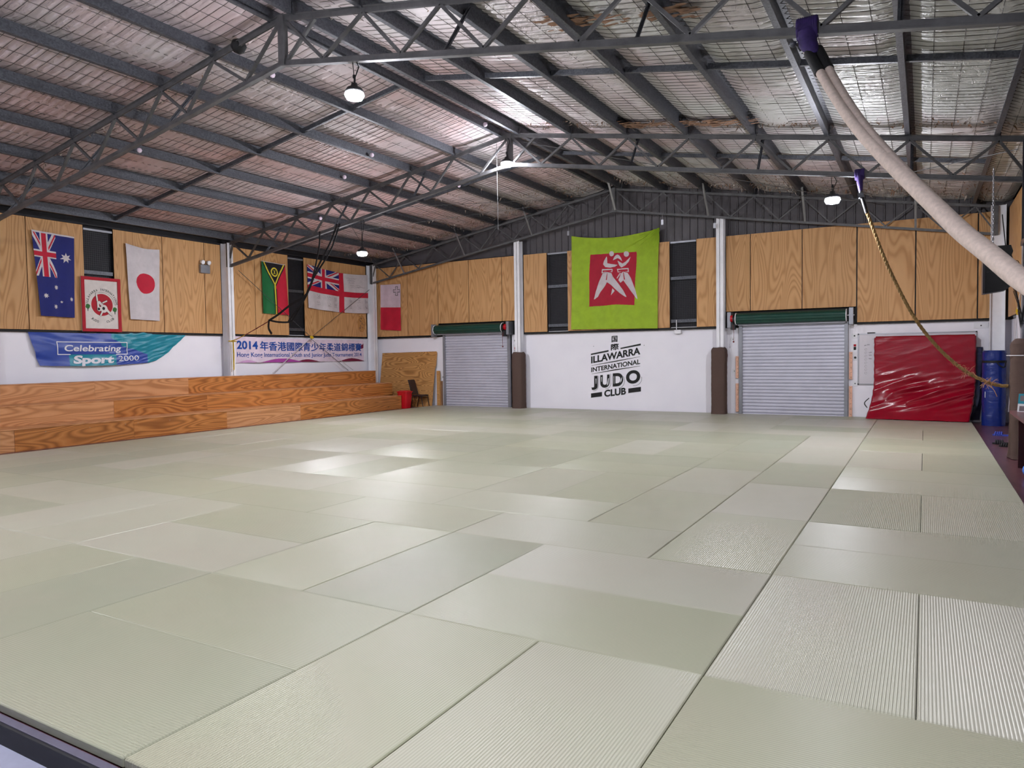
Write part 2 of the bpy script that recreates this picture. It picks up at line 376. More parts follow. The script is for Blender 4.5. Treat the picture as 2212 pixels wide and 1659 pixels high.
PUR_R = [RX+.25+1.27*k for k in range(8)]; PUR_L = [RX-.25-1.29*k for k in range(8)]
def build_roof():
    # foil blanket, sagging between the purlins and puffing between the wires
    xs_all = sorted(PUR_L+PUR_R+[XL, XR]); segs = []
    for a, b in zip(xs_all[:-1], xs_all[1:]):
        n = 4 if b-a < .6 else 14
        segs += [(a+(b-a)*i/n, a, b) for i in range(n)]
    segs.append((XR, xs_all[-2], XR))
    ys = []; y = YF
    while y < YB+.1: ys.append(y); y += .05
    rows = []
    for y in ys:
        torn = min(abs(y-4.1), abs(y-10.75), abs(y-16.2))
        for x, a, b in segs:
            t = (x-a)/(b-a); sag = 4*t*(1-t) if b-a > .6 else 0
            nz = noise.noise(Vector((x*.9, y*.8, 3)))*.5 + noise.noise(Vector((x*2.5, y*5, 7)))*.35
            puff = .04*abs(sin(pi*y/.15))**.7
            z = 6.925 - .167*abs(x-RX) - min(1, sag*1.35)*(.03 + .05*max(0, nz) + puff + .03*max(0, 1-torn/.5)*noise.noise(Vector((x*6, y*9, 1))))
            rows.append((x, y, z))
    nx = len(segs); m = MB(); m.v = rows
    for j in range(len(ys)-1):
        for i in range(nx-1):
            a = j*nx+i; m.f.append((a, a+nx, a+nx+1, a+1)); m.m.append(0); m.sm.append(True)
    m.add([(XL-.1, YF-.1, 5.36), (XL-.1, YB+.2, 5.36), (RX, YB+.2, 7.02), (RX, YF-.1, 7.02), (XR+.1, YF-.1, 5.36), (XR+.1, YB+.2, 5.36)], [(0, 1, 2, 3), (3, 2, 5, 4)], 1)
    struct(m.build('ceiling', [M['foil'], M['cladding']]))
    # safety mesh
    m = MB(); r = .0037
    def wz(x, a, b):
        t = (x-a)/(b-a) if b > a else 0; sag = 4*t*(1-t) if b-a > .6 else 0
        return 6.905 - .167*abs(x-RX) - min(1, sag*1.35)*.05
    def wire(p, q):
        p, q = Vector(p), Vector(q); d = (q-p).normalized(); s = d.cross(Vector((0, 0, 1))).normalized()*r; u = Vector((0, 0, r))
        m.add([p-s, p+s, p-u*1.6, q-s, q+s, q-u*1.6], [(0, 2, 5, 3), (2, 1, 4, 5), (1, 0, 3, 4)])
    y = -2.0; rnd = random.Random(3)
    while y < 16.9:
        for a, b in zip(xs_all[:-1], xs_all[1:]):
            n = 1 if b-a < .6 else 5
            for i in range(n):
                x0, x1 = a+(b-a)*i/n, a+(b-a)*(i+1)/n
                wire((x0, y, wz(x0, a, b)), (x1, y, wz(x1, a, b)))
        y += .15
    for a, b in zip(xs_all[:-1], xs_all[1:]):
        if b-a < .6: continue
        for i in (1, 2, 3):
            x = a+(b-a)*i/4; yy = -2.0
            while yy < 16.8: wire((x, yy, wz(x, a, b)), (x, min(16.9, yy+1.0), wz(x, a, b))); yy += 1.0
    tag(m.build('safety_mesh', M['wire']), 'rusty wire safety mesh stretched under the foil roof lining', 'wire mesh', kind='stuff')
    # torn edges of the foil: shreds hanging along the overlaps
    m = MB(); rnd = random.Random(11)
    def shred(x, y, z, L, w, mi):
        a = rnd.uniform(0, pi); dx, dy = cos(a)*w, sin(a)*w; s = rnd.uniform(-.04, .04)
        m.add([(x-dx, y-dy, z), (x+dx, y+dy, z), (x+dx*.6+s, y+dy*.6, z-L*.6), (x-dx*.6+s, y-dy*.6, z-L*.6), (x+s*1.5, y+s, z-L)], [(0, 1, 2, 3), (3, 2, 4)], mi)
    def line(y0, x0, x1, dens, Lm, paper=0, spread=.12):
        for _ in range(int(abs(x1-x0)*dens)):
            x = rnd.uniform(x0, x1); k = min(abs(x-p) for p in PUR_L+PUR_R)
            if k < .06: continue
            y = min(16.9, y0 + rnd.gauss(0, spread)); big = rnd.random() < .12
            shred(x, y, 6.885-.167*abs(x-RX)-.05, rnd.uniform(.02, Lm)*(2 if big else 1), rnd.uniform(.004, .022), 1 if rnd.random() < paper else 0)
    line(4.2, -14, 4, 26, .04, .1); line(10.7, -14, -5.4, 60, .05, .15, .07); line(10.1, -4.6, 4.4, 60, .045, .5, .12)
    line(14.9, -14.4, -5.4, 45, .07, .3, .3); line(16.2, -14.6, 4.6, 90, .08, .3, .3); line(15.0, -4.6, 4.4, 60, .055, .4, .6)
    line(13.2, -14, -5.4, 25, .05, .1, .5)
    tag(m.build('torn_foil', [M['foil_torn'], M['kraft']]), 'shreds of torn foil and brown paper hanging from the roof lining', 'torn foil', kind='stuff')
    # brown patches where the paper shows
    pm = MB(); rnd = random.Random(5)
    for cx, cy, w, h in ((-.95, 9.95, .55, .16), (-.05, 9.85, .5, .2), (-2.0, 10.0, .45, .12), (-.9, 5.0, .6, .18), (.3, 4.95, .35, .15), (-2.2, 10.15, .3, .1)):
        for _ in range(46):
            x = cx+rnd.uniform(-w, w); y = cy+rnd.gauss(0, h*.6); s = rnd.uniform(.04, .14); z = 6.8-.167*abs(x-RX)
            pm.add([(x-s, y-rnd.uniform(.01, .05), z), (x+s*rnd.uniform(.5, 1), y-rnd.uniform(.01, .04), z-.01), (x+s, y+rnd.uniform(.01, .05), z), (x-s*.7, y+rnd.uniform(.01, .05), z-.005)], [(0, 1, 2, 3)])
    tag(pm.build('torn_paper_backing', M['kraft']), 'bare brown paper backing where the right roof slope foil is ripped', 'torn paper', kind='stuff')
build_roof()

ORD = ['first', 'second', 'third', 'fourth', 'fifth', 'sixth', 'seventh', 'eighth', 'ninth']
def build_purlins():
    for side, L in (('left', PUR_L), ('right', PUR_R)):
        sg = -1 if side == 'left' else 1
        for i, x in enumerate(L):
            z = zp(x); h = .2; w = .075; t = .007
            # Z section: bottom flange towards the ridge, top flange outwards
            s = sg
            poly = [(0, 0), (-w*s, 0), (-w*s, .02), (-(w-t)*s, .02), (-(w-t)*s, t), (-t*s, t), (-t*s, h), (w*s, h), (w*s, h-t), (0, h-t)]
            if s < 0: poly = poly[::-1]
            m = MB().extr(poly, lambda a, b: (x+a, YF, z+b), lambda a, b: (x+a, YB+.05, z+b))
            r = empty('roof_purlin', (x, 4, z), f'galvanised Z purlin, {ORD[i]} out from the ridge on the {side} roof slope', 'purlin', 'roof purlins')
            beam = m.build('beam', M['steel'], r, recalc=True)
            for ty in TR:                    # cleat standing on each truss
                c = MB().box((x-.004*s-.012, ty-.006, z-.03), (x-.004*s+.012, ty+.006, z+.01)); c.box((x+.004, ty-.055, z-.02), (x+.016, ty+.055, z+.17))
                for hy in (-.03, .03):
                    for hz in (.04, .12): c.cyl((x-.012, ty+hy, z+hz), (x+.026, ty+hy, z+hz), .011, n=8)
                c.build('cleat', M['steel'], r)
        # bridging between purlins
        for ni, y in enumerate((6.9, 12.58)):
            for i in range(len(L)-1):
                a, b = L[i], L[i+1]; da = .012*(1 if b > a else -1)
                p = Vector((a+da, y, zp(a)+.09)); q = Vector((b-da, y, zp(b)+.09))
                r = MB().bar(p, q, .05, .085).build('purlin_bridging', M['steel'])
                tag(r, f'steel bridging bar in the {"nearer" if ni == 0 else "farther"} row, {ORD[i]} bay out from the ridge, {side} slope', 'bridging bar', 'bridging between purlins')
        y = 6.9
    for i, (x, y) in enumerate([(-6.64, 4.9), (-9.22, 9.4), (-10.5, 5.0), (-7.93, 8.9), (-7.93, 12.4), (-11.8, 11.2), (-5.35, 9.6)]):
        o = MB().lathe((x+.1, y, zp(x)+.06), [(.001, -.05), (.035, -.035), (.05, 0), (.035, .035), (.001, .05)], 12).build('stuck_ball', M['h_pale'])
        where = ['above the near truss left end', 'between the trusses low on the left slope', 'near truss, third purlin', 'mid bay on the left slope', 'beyond the middle truss', 'beyond the middle truss low on the left', 'by the ridge before the middle truss'][i]
        tag(o, 'small pale ball lodged on a purlin ' + where, 'ball', 'balls stuck in the roof')
build_purlins()

def build_truss(y, idx):
    nm = ['nearest', 'middle', 'farthest'][idx]
    r = empty('roof_truss', (RX, y, 6.0), f'grey steel gable truss, the {nm} of the three' + (' against the back wall' if idx == 2 else ''), 'truss', 'roof trusses')
    dz = .64; xl, xr = -14.6, 4.45
    w = .08 if idx < 2 else .055
    for a, b in ((RX, xl), (RX, xr)):
        for nm2, off in (('top_chord', 0), ('bottom_chord', -dz)):
            p = Vector((a, y, zc(a)+off)); q = Vector((b, y, zc(b)+off)); m = MB()
            m.bar(p+Vector((0, 0, w*.5 if off == 0 else -w*.5)), q+Vector((0, 0, w*.5 if off == 0 else -w*.5)), w, .012)
            m.bar(p+Vector((0, -.012, 0)), q+Vector((0, -.012, 0)), .012, w); m.bar(p+Vector((0, .012, 0)), q+Vector((0, .012, 0)), .012, w)
            m.build(nm2, M['truss'], r)
    bw = .042 if idx < 2 else .03
    for L, end in ((PUR_L, xl), (PUR_R, xr)):
        s = -1 if L is PUR_L else 1
        tops = [RX+.05*s] + L[1:] ; tops = [t for t in tops if (t-end)*s < -.1]
        mids = [(tops[i]+tops[i+1])/2 for i in range(len(tops)-1)]
        for i, mx in enumerate(mids):
            for t in (tops[i], tops[i+1]):
                MB().bar((t, y, zc(t)-.03), (mx, y, zc(mx)-dz+.03), bw, bw).build('web_brace', M['truss'], r)
        MB().bar((tops[-1], y, zc(tops[-1])-.03), (end, y, zc(end)-dz+.03), bw, bw).build('web_brace', M['truss'], r)
        MB().bar((end, y, zc(end)-dz-.02), (end, y, zc(end)+.02), .08, .08).build('end_post', M['truss'], r)
        for k in (2, 4, 6):                  # fly braces up to every second purlin
            x = L[k]-.0*s; sy = 1 if idx < 2 else -1
            m = MB().bar((x+.03, y+.03*sy, zc(x)-dz+.02), (x+.03, y+.62*sy, zp(x)+.12), .06, .01, up=(1, 0, 0)); m.bar((x+.03, y+.03*sy, zc(x)-dz+.02), (x+.03, y+.62*sy, zp(x)+.12), .01, .05, up=(1, 0, 0))
            m.build('fly_brace', M['steel'] if idx < 2 else M['alu'], r)
    MB().bar((RX, y, zc(RX)-dz-.04), (RX, y, zc(RX)+.04), .11, .09).build('king_post', M['truss'], r)
    if idx < 2: MB().bar((RX+.05, y+.02, zc(RX)-dz+.02), (RX+.62, y+.02, zc(RX)-.14), .045).build('apex_brace', M['truss'], r)
    else: MB().bar((RX+.05, y-.04, zc(RX)-dz+.02), (RX+.05, y-.62, zp(RX)+.12), .06, .02).build('apex_brace', M['alu'], r)
for i, y in enumerate(TR): build_truss(y, i)

def ibeam(p, h0, h1, d, bf, facing, name, label, group, mat):
    # I-section column; facing 'x' means the flanges face +-x
    m = MB(); t = .012
    x, y = p
    if facing == 'x': m.box((x-d/2, y-bf/2, h0), (x-d/2+t, y+bf/2, h1)); m.box((x+d/2-t, y-bf/2, h0), (x+d/2, y+bf/2, h1)); m.box((x-d/2, y-t/2, h0), (x+d/2, y+t/2, h1))
    else: m.box((x-bf/2, y-d/2, h0), (x+bf/2, y-d/2+t, h1)); m.box((x-bf/2, y+d/2-t, h0), (x+bf/2, y+d/2, h1)); m.box((x-t/2, y-d/2, h0), (x+t/2, y+d/2, h1))
    m.box((x-d/2-.04, y-d/2-.04, h0), (x+d/2+.04, y+d/2+.04, h0+.015))
    o = m.build(name, mat); return tag(o, label, 'column', group)
g = 'white steel columns'
ibeam((-14.66, 10.4), -.05, 5.1, .3, .19, 'x', 'steel_column', 'white steel column on the left wall between the Japanese flag and the green and red flag', g, M['white_steel'])
ibeam((-14.66, 16.72), -.05, 5.1, .3, .19, 'x', 'steel_column', 'white steel column in the far left corner beside the signed ensign', g, M['white_steel'])
ibeam((-8.53, 16.85), -.05, 5.45, .24, .2, 'y', 'steel_column', 'white steel column on the back wall right of the smaller roller door', g, M['white_steel'])
ibeam((-1.99, 16.85), -.05, 5.5, .24, .2, 'y', 'steel_column', 'white steel column on the back wall left of the wider roller door', g, M['white_steel'])
ibeam((4.5, 16.72), -.05, 5.1, .3, .19, 'x', 'steel_column', 'white steel column in the far right corner behind the rolled blue mat', g, M['white_steel'])
ibeam((4.52, 10.4), -.05, 5.1, .3, .19, 'x', 'steel_column', 'pale grey column at the right picture edge above the brown padding', g, M['guide'])
ibeam((-14.66, 3.8), -.05, 5.1, .3, .19, 'x', 'steel_column', 'white steel column on the left wall under the nearest truss', g, M['white_steel'])
ibeam((4.52, 3.8), -.05, 5.1, .3, .19, 'x', 'steel_column', 'pale column on the right wall under the nearest truss', g, M['white_steel'])

# ------------------------------------------------------------------ mesh windows and plywood wall sheets
def window(i, wall, a, b):
    r = empty(f'window_{i}', (0, 0, 0), kind='structure')
    if wall == 'back': P = lambda s, d, z: (s, YB-.05+d, z)
    else: P = lambda s, d, z: (XL+.05-d, s, z)
    def bx(s0, d0, z0, s1, d1, z1): return MB().box(P(s0, d0, z0), P(s1, d1, z1))
    m = bx(a+.001, .1, 2.45, b-.001, .105, 4.98) if wall == 'back' else bx(a+.001, .075, 2.45, b-.001, .085, 4.98)
    m.build('backing', M['night'], r)
    dd = .055 if wall == 'back' else .045
    m = MB(); s = a+.02
    while s < b-.01: m.bar(P(s, dd, 2.5), P(s, dd, 4.97), .005); s += .052
    z = 2.52
    while z < 4.96: m.bar(P(a, dd, z), P(b, dd, z), .005); z += .052
    m.build('wire_grid', M['wire_dark'], r)
    for z in (2.67, 3.92): bx(a+.002, -.02, z-.045, b-.002, .04, z+.045).build('girt', M['steel'], r)
    bx(a+.002, -.04, 4.94, b-.002, .04, 4.99).build('top_frame', M['guide'], r)
    bx(a+.002, -.01, 2.42, b-.002, .05, 2.49).build('sill', M['white_steel'], r)
window(1, 'back', -7.52, -6.82); window(2, 'back', -3.48, -2.72)
window(3, 'left', 6.36, 7.08); window(4, 'left', 12.86, 13.52)

def ply(wall, a, b, z0, z1, label):
    if wall == 'back': m = MB().box((a, 16.93, z0), (b, 16.95, z1))
    elif wall == 'left': m = MB().box((XL+.08, a, z0), (XL+.10, b, z1))
    else: m = MB().box((XR-.10, a, z0), (XR-.08, b, z1))
    o = m.build('plywood_panel', M['ply']); c = [(a+b)/2, 16.94] if wall == 'back' else [(XL+.09 if wall == 'left' else XR-.09), (a+b)/2]
    origin_to(o, (c[0], c[1], (z0+z1)/2))
    return tag(o, label, 'wall panel', 'plywood wall panels')
LW = [(-1.6, -.3, 'far forward on the left wall out by the front'), (-.28, 1.03, 'on the left wall, fourth before the Australian flag'), (1.05, 2.36, 'on the left wall, third before the Australian flag'), (2.38, 3.68, 'on the left wall just before the nearest column'),
      (3.92, 5.04, 'left of the Australian flag at the left picture edge'), (5.06, 6.34, 'behind the Australian flag'), (7.1, 8.43, 'behind the Japanese flag'),
      (8.45, 9.73, 'between the Japanese flag and the twin spot emergency light'), (9.75, 10.28, 'right of the twin spot emergency light, narrow'),
      (10.52, 11.5, 'between the white column and the green and red flag'), (11.52, 12.84, 'behind the green and red flag with the gold emblem'),
      (13.54, 14.85, 'behind the Union Jack corner of the signed ensign'), (14.87, 16.18, 'behind the red cross of the signed ensign'), (16.2, 16.56, 'behind the oval wooden plaque, narrow')]
for a, b, t in LW: ply('left', a, b, 2.48, 5.05, 'upright plywood sheet ' + t)
BW = [(-14.7, -14.5, 2.48, 'sliver in the far left corner'), (-14.48, -13.18, 2.48, 'behind the white and red flag with the small cross'), (-13.16, -11.84, 2.48, 'between the white and red flag and the smaller roller door'),
      (-11.82, -10.55, 2.88, 'over the left half of the smaller roller door'), (-10.53, -9.23, 2.88, 'over the right half of the smaller roller door'), (-9.21, -8.66, 2.88, 'narrow, left of the white column at the smaller roller door'),
      (-8.38, -7.54, 2.48, 'between the white column and the left mesh window'), (-6.8, -5.51, 2.48, 'behind the left part of the lime green banner'), (-5.49, -4.18, 2.48, 'behind the middle of the lime green banner'),
      (-4.16, -3.5, 2.48, 'right edge of the lime green banner, beside the right mesh window'), (-2.7, -2.12, 2.48, 'between the right mesh window and the tall white column'),
      (-1.86, -1.21, 2.88, 'narrow, over the left end of the wider roller door'), (-1.19, .135, 2.88, 'over the middle of the wider roller door'), (.155, 1.46, 2.88, 'over the right end of the wider roller door'),
      (1.49, 2.79, 2.47, 'above the whiteboard, crossed by the hanging brown rope'), (2.82, 4.1, 2.47, 'above the red crash mat'), (4.13, 4.4, 2.47, 'narrow, in the far right corner behind the loudspeaker')]
for a, b, z, t in BW: ply('back', a, b, z, 5.0, 'upright plywood sheet ' + t)
for a, b, t in ((10.62, 13.2, 'nearer of the two on the right wall'), (13.22, 16.56, 'farther of the two on the right wall')): ply('right', a, b, 2.47, 5.0, 'long plywood sheet, ' + t)
# black battens behind the joints and dark strip under the sheets
m = MB()
for a, b in ((-14.7, -11.84), (-8.4, -2.1), (1.48, 4.4)): m.box((a, 16.96, 2.415), (b, 17.045, 2.475))
for x in (-14.49, -13.17, -11.83, -10.54, -9.22, -5.5, -4.17, -1.2, .145, 1.475, 2.805, 4.115): m.box((x-.03, 16.955, 2.48 if not (-11.9 < x < -8.7 or -1.9 < x < 1.46) else 2.9), (x+.03, 16.975, 4.98))
struct(m.build('trim_3', M['black']))
m = MB(); m.box((XL+.005, -1.6, 2.425), (XL+.075, 16.56, 2.475))
for y in (5.05, 8.44, 9.74, 11.51, 14.86, 16.19, 2.37, 1.04, -.29): m.box((XL+.06, y-.03, 2.5), (XL+.078, y+.03, 4.98))
struct(m.build('trim_4', M['black']))
m = MB(); m.box((XR-.06, 10.62, 2.42), (XR-.001, 15.9, 2.47)); struct(m.build('trim_5', M['screen_frame']))
m = MB(); m.box((XL, -2.0, 5.06), (XL+.1, 16.6, 5.1)); m.box((-14.7, 16.98, 5.0), (-8.7, 17.02, 5.03))
struct(m.build('trim_6', M['night']))

# ------------------------------------------------------------------ roller doors
def roller_door(i, x0, x1, dx0, dx1, motor_side, label):
    r = empty(f'door_{i}', ((x0+x1)/2, 16.98, 0), kind='structure'); y = 16.98
    prof = []; z = -.045
    while z < 2.5: prof += [(.004, z), (0, z+.03), (.004, z+.066), (.03, z+.072), (.03, z+.086)]; z += .092
    MB().strip(prof, lambda a, b: (x0, y+a, b), lambda a, b: (x1, y+a, b)).build('curtain', M['door_grey'], r)
    MB().box((x0, y-.02, -.048), (x1, y+.02, -.01)).box(((x0+x1)/2-.18, y-.04, -.04), ((x0+x1)/2+.18, y-.02, 0)).build('bottom_rail', M['door_grey'], r)
    for x in (x0, x1): MB().box((x-.045, y-.04, -.048), (x+.045, y+.04, 2.5)).build('guide', M['guide'], r)
    # drum: fluted roll of green curtain
    m = MB(); n = 40; ring = []
    for k in range(n): a = 2*pi*k/n; rr = .155 if k % 5 in (0, 1, 2) else .143; ring.append((rr*cos(a), rr*sin(a)))
    m.extr(ring, lambda a, b: (dx0, y-.2+a, 2.655+b), lambda a, b: (dx1, y-.2+a, 2.655+b))
    m.build('drum', M['door_green'], r, recalc=True)
    MB().extr([(cos(a)*.168, sin(a)*.168) for a in [2*pi*k/32 for k in range(32)]], lambda a, b: (dx0-.02, y-.2+a, 2.655+b), lambda a, b: (dx0, y-.2+a, 2.655+b)).build('drum_end', M['white_plain'], r, recalc=True)
    MB().extr([(cos(a)*.168, sin(a)*.168) for a in [2*pi*k/32 for k in range(32)]], lambda a, b: (dx1, y-.2+a, 2.655+b), lambda a, b: (dx1+.02, y-.2+a, 2.655+b)).build('drum_end', M['white_plain'], r, recalc=True)
    MB().bar((dx0+.02, y-.11, 2.5), (dx1-.02, y-.11, 2.5), .1, .05).build('lead_in_sheet', M['door_grey'], r)
    MB().cyl((dx0-.2, y-.2, 2.655), (dx1+.2, y-.2, 2.655), .02).build('axle', M['alu'], r)
    s = 1 if motor_side == 'right' else -1; ex = dx1 if s > 0 else dx0
    mm = MB().cyl((ex+.03*s, y-.2, 2.64), (ex+.08*s, y-.2, 2.64), .165, mi=1, n=24); mm.cyl((ex+.08*s, y-.2, 2.67), (ex+.16*s, y-.2, 2.67), .1, mi=0, n=20)
    mm.box((ex+.03*s, y-.3, 2.36), (ex+.14*s, y-.14, 2.56), 1)
    motor_o = mm.build('motor', [M['red_plastic'], M['black_plastic']], r)
    m = MB().tube([(ex+.08*s, y-.3, 2.5), (ex+.05*s, y-.31, 2.3), (ex+.06*s, y-.31, 2.0)], .006, 6); m.lathe((ex+.06*s, y-.31, 2.0), [(.001, 0), (.025, .01), (.025, .04), (.001, .05)], 10)
    m.build('pull_cord', M['redcord'], bpy.data.objects[motor_o.name])
    fx = dx0 if s > 0 else dx1
    for q in (fx-.12*s, ex+.2*s): MB().box((q-.05, y-.24, 2.42), (q+.05, y+.06, 2.85)).build('bracket', M['guide'], r)
    MB().box((x0-.25, y+.07, 2.42), (x1+.25, y+.1, 2.95)).build('recess', M['black'], r)
    return r
roller_door(1, -11.62, -9.0, -11.84, -9.12, 'right', '')
roller_door(2, -1.47, 1.23, -1.54, 1.24, 'left', '')
rnd = random.Random(2)
for x, z0, z1, t in ((-1.575, .05, .85, 'lower left'), (-1.575, 1.0, 1.62, 'upper left'), (1.335, 0, .8, 'lower right'), (1.335, .98, 1.7, 'upper right')):
    m = MB().box((x-.04, 16.99, z0), (x+.04, 17.05, z1))
    for k in range(6): zz = z0+.06+k*(z1-z0-.1)/5; m.cyl((x+.01, 16.985, zz), (x+.01, 16.992, zz), .008, n=6, mi=1)
    tag(m.build('foam_strip', [M['salmon'], M['ink']]), f'pink foam strip screwed beside the wider roller door, {t}', 'padding strip', 'pink foam strips')

# ------------------------------------------------------------------ tatami mats
def mat_mesh():
    o = MB().bevbox((-.9974, -.4974, -.05), (.9974, .4974, 0), .007).build('tatami_mat', M['tatami'])
    return o
H, V = 'H', 'V'; tiles = []
def add(k, x, y): tiles.append((k, x, y))
def blk(k, x, y):
    if k == H: add(H, x, y); add(H, x, y+1)
    else: add(V, x, y); add(V, x+1, y)
for bx_ in range(-12, 4, 2):
    for by in (-2, 0):
        blk(V if ((bx_ - by)//2) % 2 == 1 else H, bx_, by)
for y, k in ((2, H), (4, V), (6, H), (8, V), (10, H), (12, V), (14, H)):
    blk(k, 2, y); blk({H: V, V: H}[k] if y != 2 else V, -12, y) if False else None
for y, k in ((2, V), (4, H), (6, V), (8, H), (10, V), (12, H), (14, V)): blk(k, -12, y)
for y in (2, 4, 6, 8, 10): add(V, 1, y); add(V, -10, y)
for y in (3, 5, 7, 9): add(V, 0, y); add(V, -9, y)
for x in (-9, -7, -5, -3, -1): add(H, x, 2); add(H, x, 11)
for x in (-2, -6): add(H, x, 3); blk(V, x, 4); blk(H, x, 6); blk(V, x, 8); add(H, x, 10)
for x in (-4, -8): add(H, x, 3); blk(H, x, 4); blk(V, x, 6); blk(H, x, 8); add(H, x, 10)
for x, k in ((0, H), (-2, V), (-4, H), (-6, V), (-8, H), (-10, V)): blk(k, x, 12); blk(V if k == H else H, x, 14)
for x in range(-12, 4, 2): add(H, x, 16)
def build_mats():
    proto = mat_mesh(); rnd = random.Random(42); seen = set(); first = True
    for k, x, y in tiles:
        cells = [(x, y), (x+1, y)] if k == H else [(x, y), (x, y+1)]
        for c in cells:
            assert c not in seen, (k, x, y); seen.add(c)
        if first: o = proto; first = False
        else: o = proto.copy(); COL.objects.link(o)
        cx, cy = (x+1, y+.5) if k == H else (x+.5, y+1)
        o.location = (cx + rnd.uniform(-.001, .001), cy, rnd.uniform(-.001, .0012))
        o.rotation_euler = (rnd.uniform(-.0004, .0004), rnd.uniform(-.0004, .0004), (0 if k == H else pi/2) + rnd.uniform(-.0008, .0008))
        d = 'crosswise' if k == H else 'lengthwise'
        fr = 4-(x+2 if k == H else x+1); nf = y+2
        a = 'at the right edge' if fr == 0 else f'{fr}m from right edge'
        b = 'at front edge' if nf == 0 else ('along back wall' if y == 16 else f'{nf}m from front edge')
        tag(o, f'pale green tatami mat laid {d}, {a}, {b}', 'mat', 'tatami mats')
        if (k, x, y) == (V, 1, -2) or (k, x, y) == (H, 0, 0): pass
    for x, y, w, t in ((.94, .22, .0, 'in front of'), (1.7, -.45, 0, 'beside')): pass
build_mats()
for (x, y, t) in ((.83, -.25, 'lower'), (-.0, 0, '')):
    pass

# ------------------------------------------------------------------ bleacher
def build_bleacher():
    r = empty('bleacher', (-13.6, 7, -.05), 'three-tier plywood bench seating along the left wall', 'bench seating')
    J = [-1.39, 1.11, 3.61, 6.1, 8.62, 11.15, 13.65, 16.2]
    tiers = [(-12.62, -13.37, -.05, .4, 15.78, 0), (-13.37, -14.12, .4, .82, 16.22, 1), (-14.12, -14.49, .82, 1.25, 16.22, 2)]
    dark = {0: [1, 1, 0, 1, 1, 0, 1, 1], 1: [0, 0, 0, 0, 1, 1, 1, 1], 2: [0, 0, 0, 0, 0, 1, 1, 1]}
    for xf, xb, z0, z1, yend, ti in tiers:
        js = [-1.9]+[j for j in J if j < yend-.1]+[yend]
        for i, (a, b) in enumerate(zip(js[:-1], js[1:])):
            MB().box((xf-.018, a+.003, z0+.002), (xf, b-.003, z1-.019)).build('riser_board', M['ply_dark'] if dark[ti][min(i, 7)] else M['ply_pale'], r)
            MB().bevbox((xb-.018 if ti < 2 else xb, a+.002, z1-.018), (xf+.012, b-.002, z1), .003).build('seat_board', M['ply_pale'], r)
        MB().box((xb+.002, yend-.018, -.048), (xf-.02, yend, z1-.02)).build('end_board', M['ply_dark'], r)
    m = MB()
    for y in (4.2, 5.1, 5.9, 6.2, 7.0, 9.0, 9.7, 10.4): m.cyl((-12.6205, y, .3), (-12.6185, y, .3), .008, n=6)
    m.build('screw_heads', M['alu'], r)
build_bleacher()

# ------------------------------------------------------------------ cloth helpers
def wallmap(wall, off=0):
    if wall == 'left': return lambda s, z, d: Vector((XL+.10+off+d, s, z))
    if wall == 'leftwhite': return lambda s, z, d: Vector((XL+off+d, s, z))
    if wall == 'back': return lambda s, z, d: Vector((s, 16.93-off-d, z))
    if wall == 'backwhite': return lambda s, z, d: Vector((s, YB-off-d, z))
class Cloth:
    def __init__(s, wall, TL, TR, BL, BR, off=.02, ripple=None, edge=None):
        s.P = wallmap(wall, off); s.c = (TL, TR, BL, BR); s.rip = ripple or (lambda u, v: 0); s.edge = edge
    def at(s, u, v, d=0):
        TL, TR, BL, BR = s.c
        x = (TL[0]*(1-u)+TR[0]*u)*(1-v) + (BL[0]*(1-u)+BR[0]*u)*v
        z = (TL[1]*(1-u)+TR[1]*u)*(1-v) + (BL[1]*(1-u)+BR[1]*u)*v
        if s.edge: dx, dz = s.edge(u, v); x += dx; z += dz
        return s.P(x, z, s.rip(u, v)+d)
    def mesh(s, nu, nv, pattern): return MB().grid(nu, nv, lambda u, v: s.at(u, v), pattern)
    def ribbon(s, mb, pts, w, mi=0, closed=False, d=.006):
        # a flat line of width w (fraction of u) drawn on the cloth; pts in (u, v); aspect kept in metres
        if closed: pts = list(pts)+[pts[0]]
        Q = [pts[0]]
        for (u0, v0), (u1, v1) in zip(pts[:-1], pts[1:]):
            n = max(1, int((s.at(u0, v0)-s.at(u1, v1)).length/.06)); Q += [(u0+(u1-u0)*i/n, v0+(v1-v0)*i/n) for i in range(1, n+1)]
        P = [s.at(u, v, d) for u, v in Q]
        nrm = (s.at(.5, .5, 1)-s.at(.5, .5, 0)).normalized()
        for a, b in zip(P[:-1], P[1:]):
            t = (b-a)
            if t.length < 1e-6: continue
            t.normalize(); n = t.cross(nrm)*w/2; a2 = a-t*w*.3; b2 = b+t*w*.3
            mb.add([a2-n, b2-n, b2+n, a2+n], [(0, 1, 2, 3)], mi)
    def text(s, mb, body, u0, v0, u1, v1, bold=0, mi=0, d=.008, slant=0, rise=0):   # u0,v0 top-left; u1,v1 bottom-right
        put_text(mb, body, lambda a, b: s.at(u0+(u1-u0)*a + slant*b, v1+(v0-v1)*b - rise*a, d), bold, mi, .09)
def folds(seed, amp, nx, tension=0.0):
    def f(u, v):
        return 1.9*amp*(.6*sin(nx*pi*u + 1.3*v + seed) + .5*noise.noise(Vector((u*nx*.8, v*1.6, seed)))) * (.35+.65*v) + amp*.5*noise.noise(Vector((u*3, v*3, seed+9))) + 2.3*amp
    return f
def inpoly(x, y, P):
    c = False; n = len(P); j = n-1
    for i in range(n):
        xi, yi = P[i]; xj, yj = P[j]
        if (yi > y) != (yj > y) and x < (xj-xi)*(y-yi)/(yj-yi)+xi: c = not c
        j = i
    return c
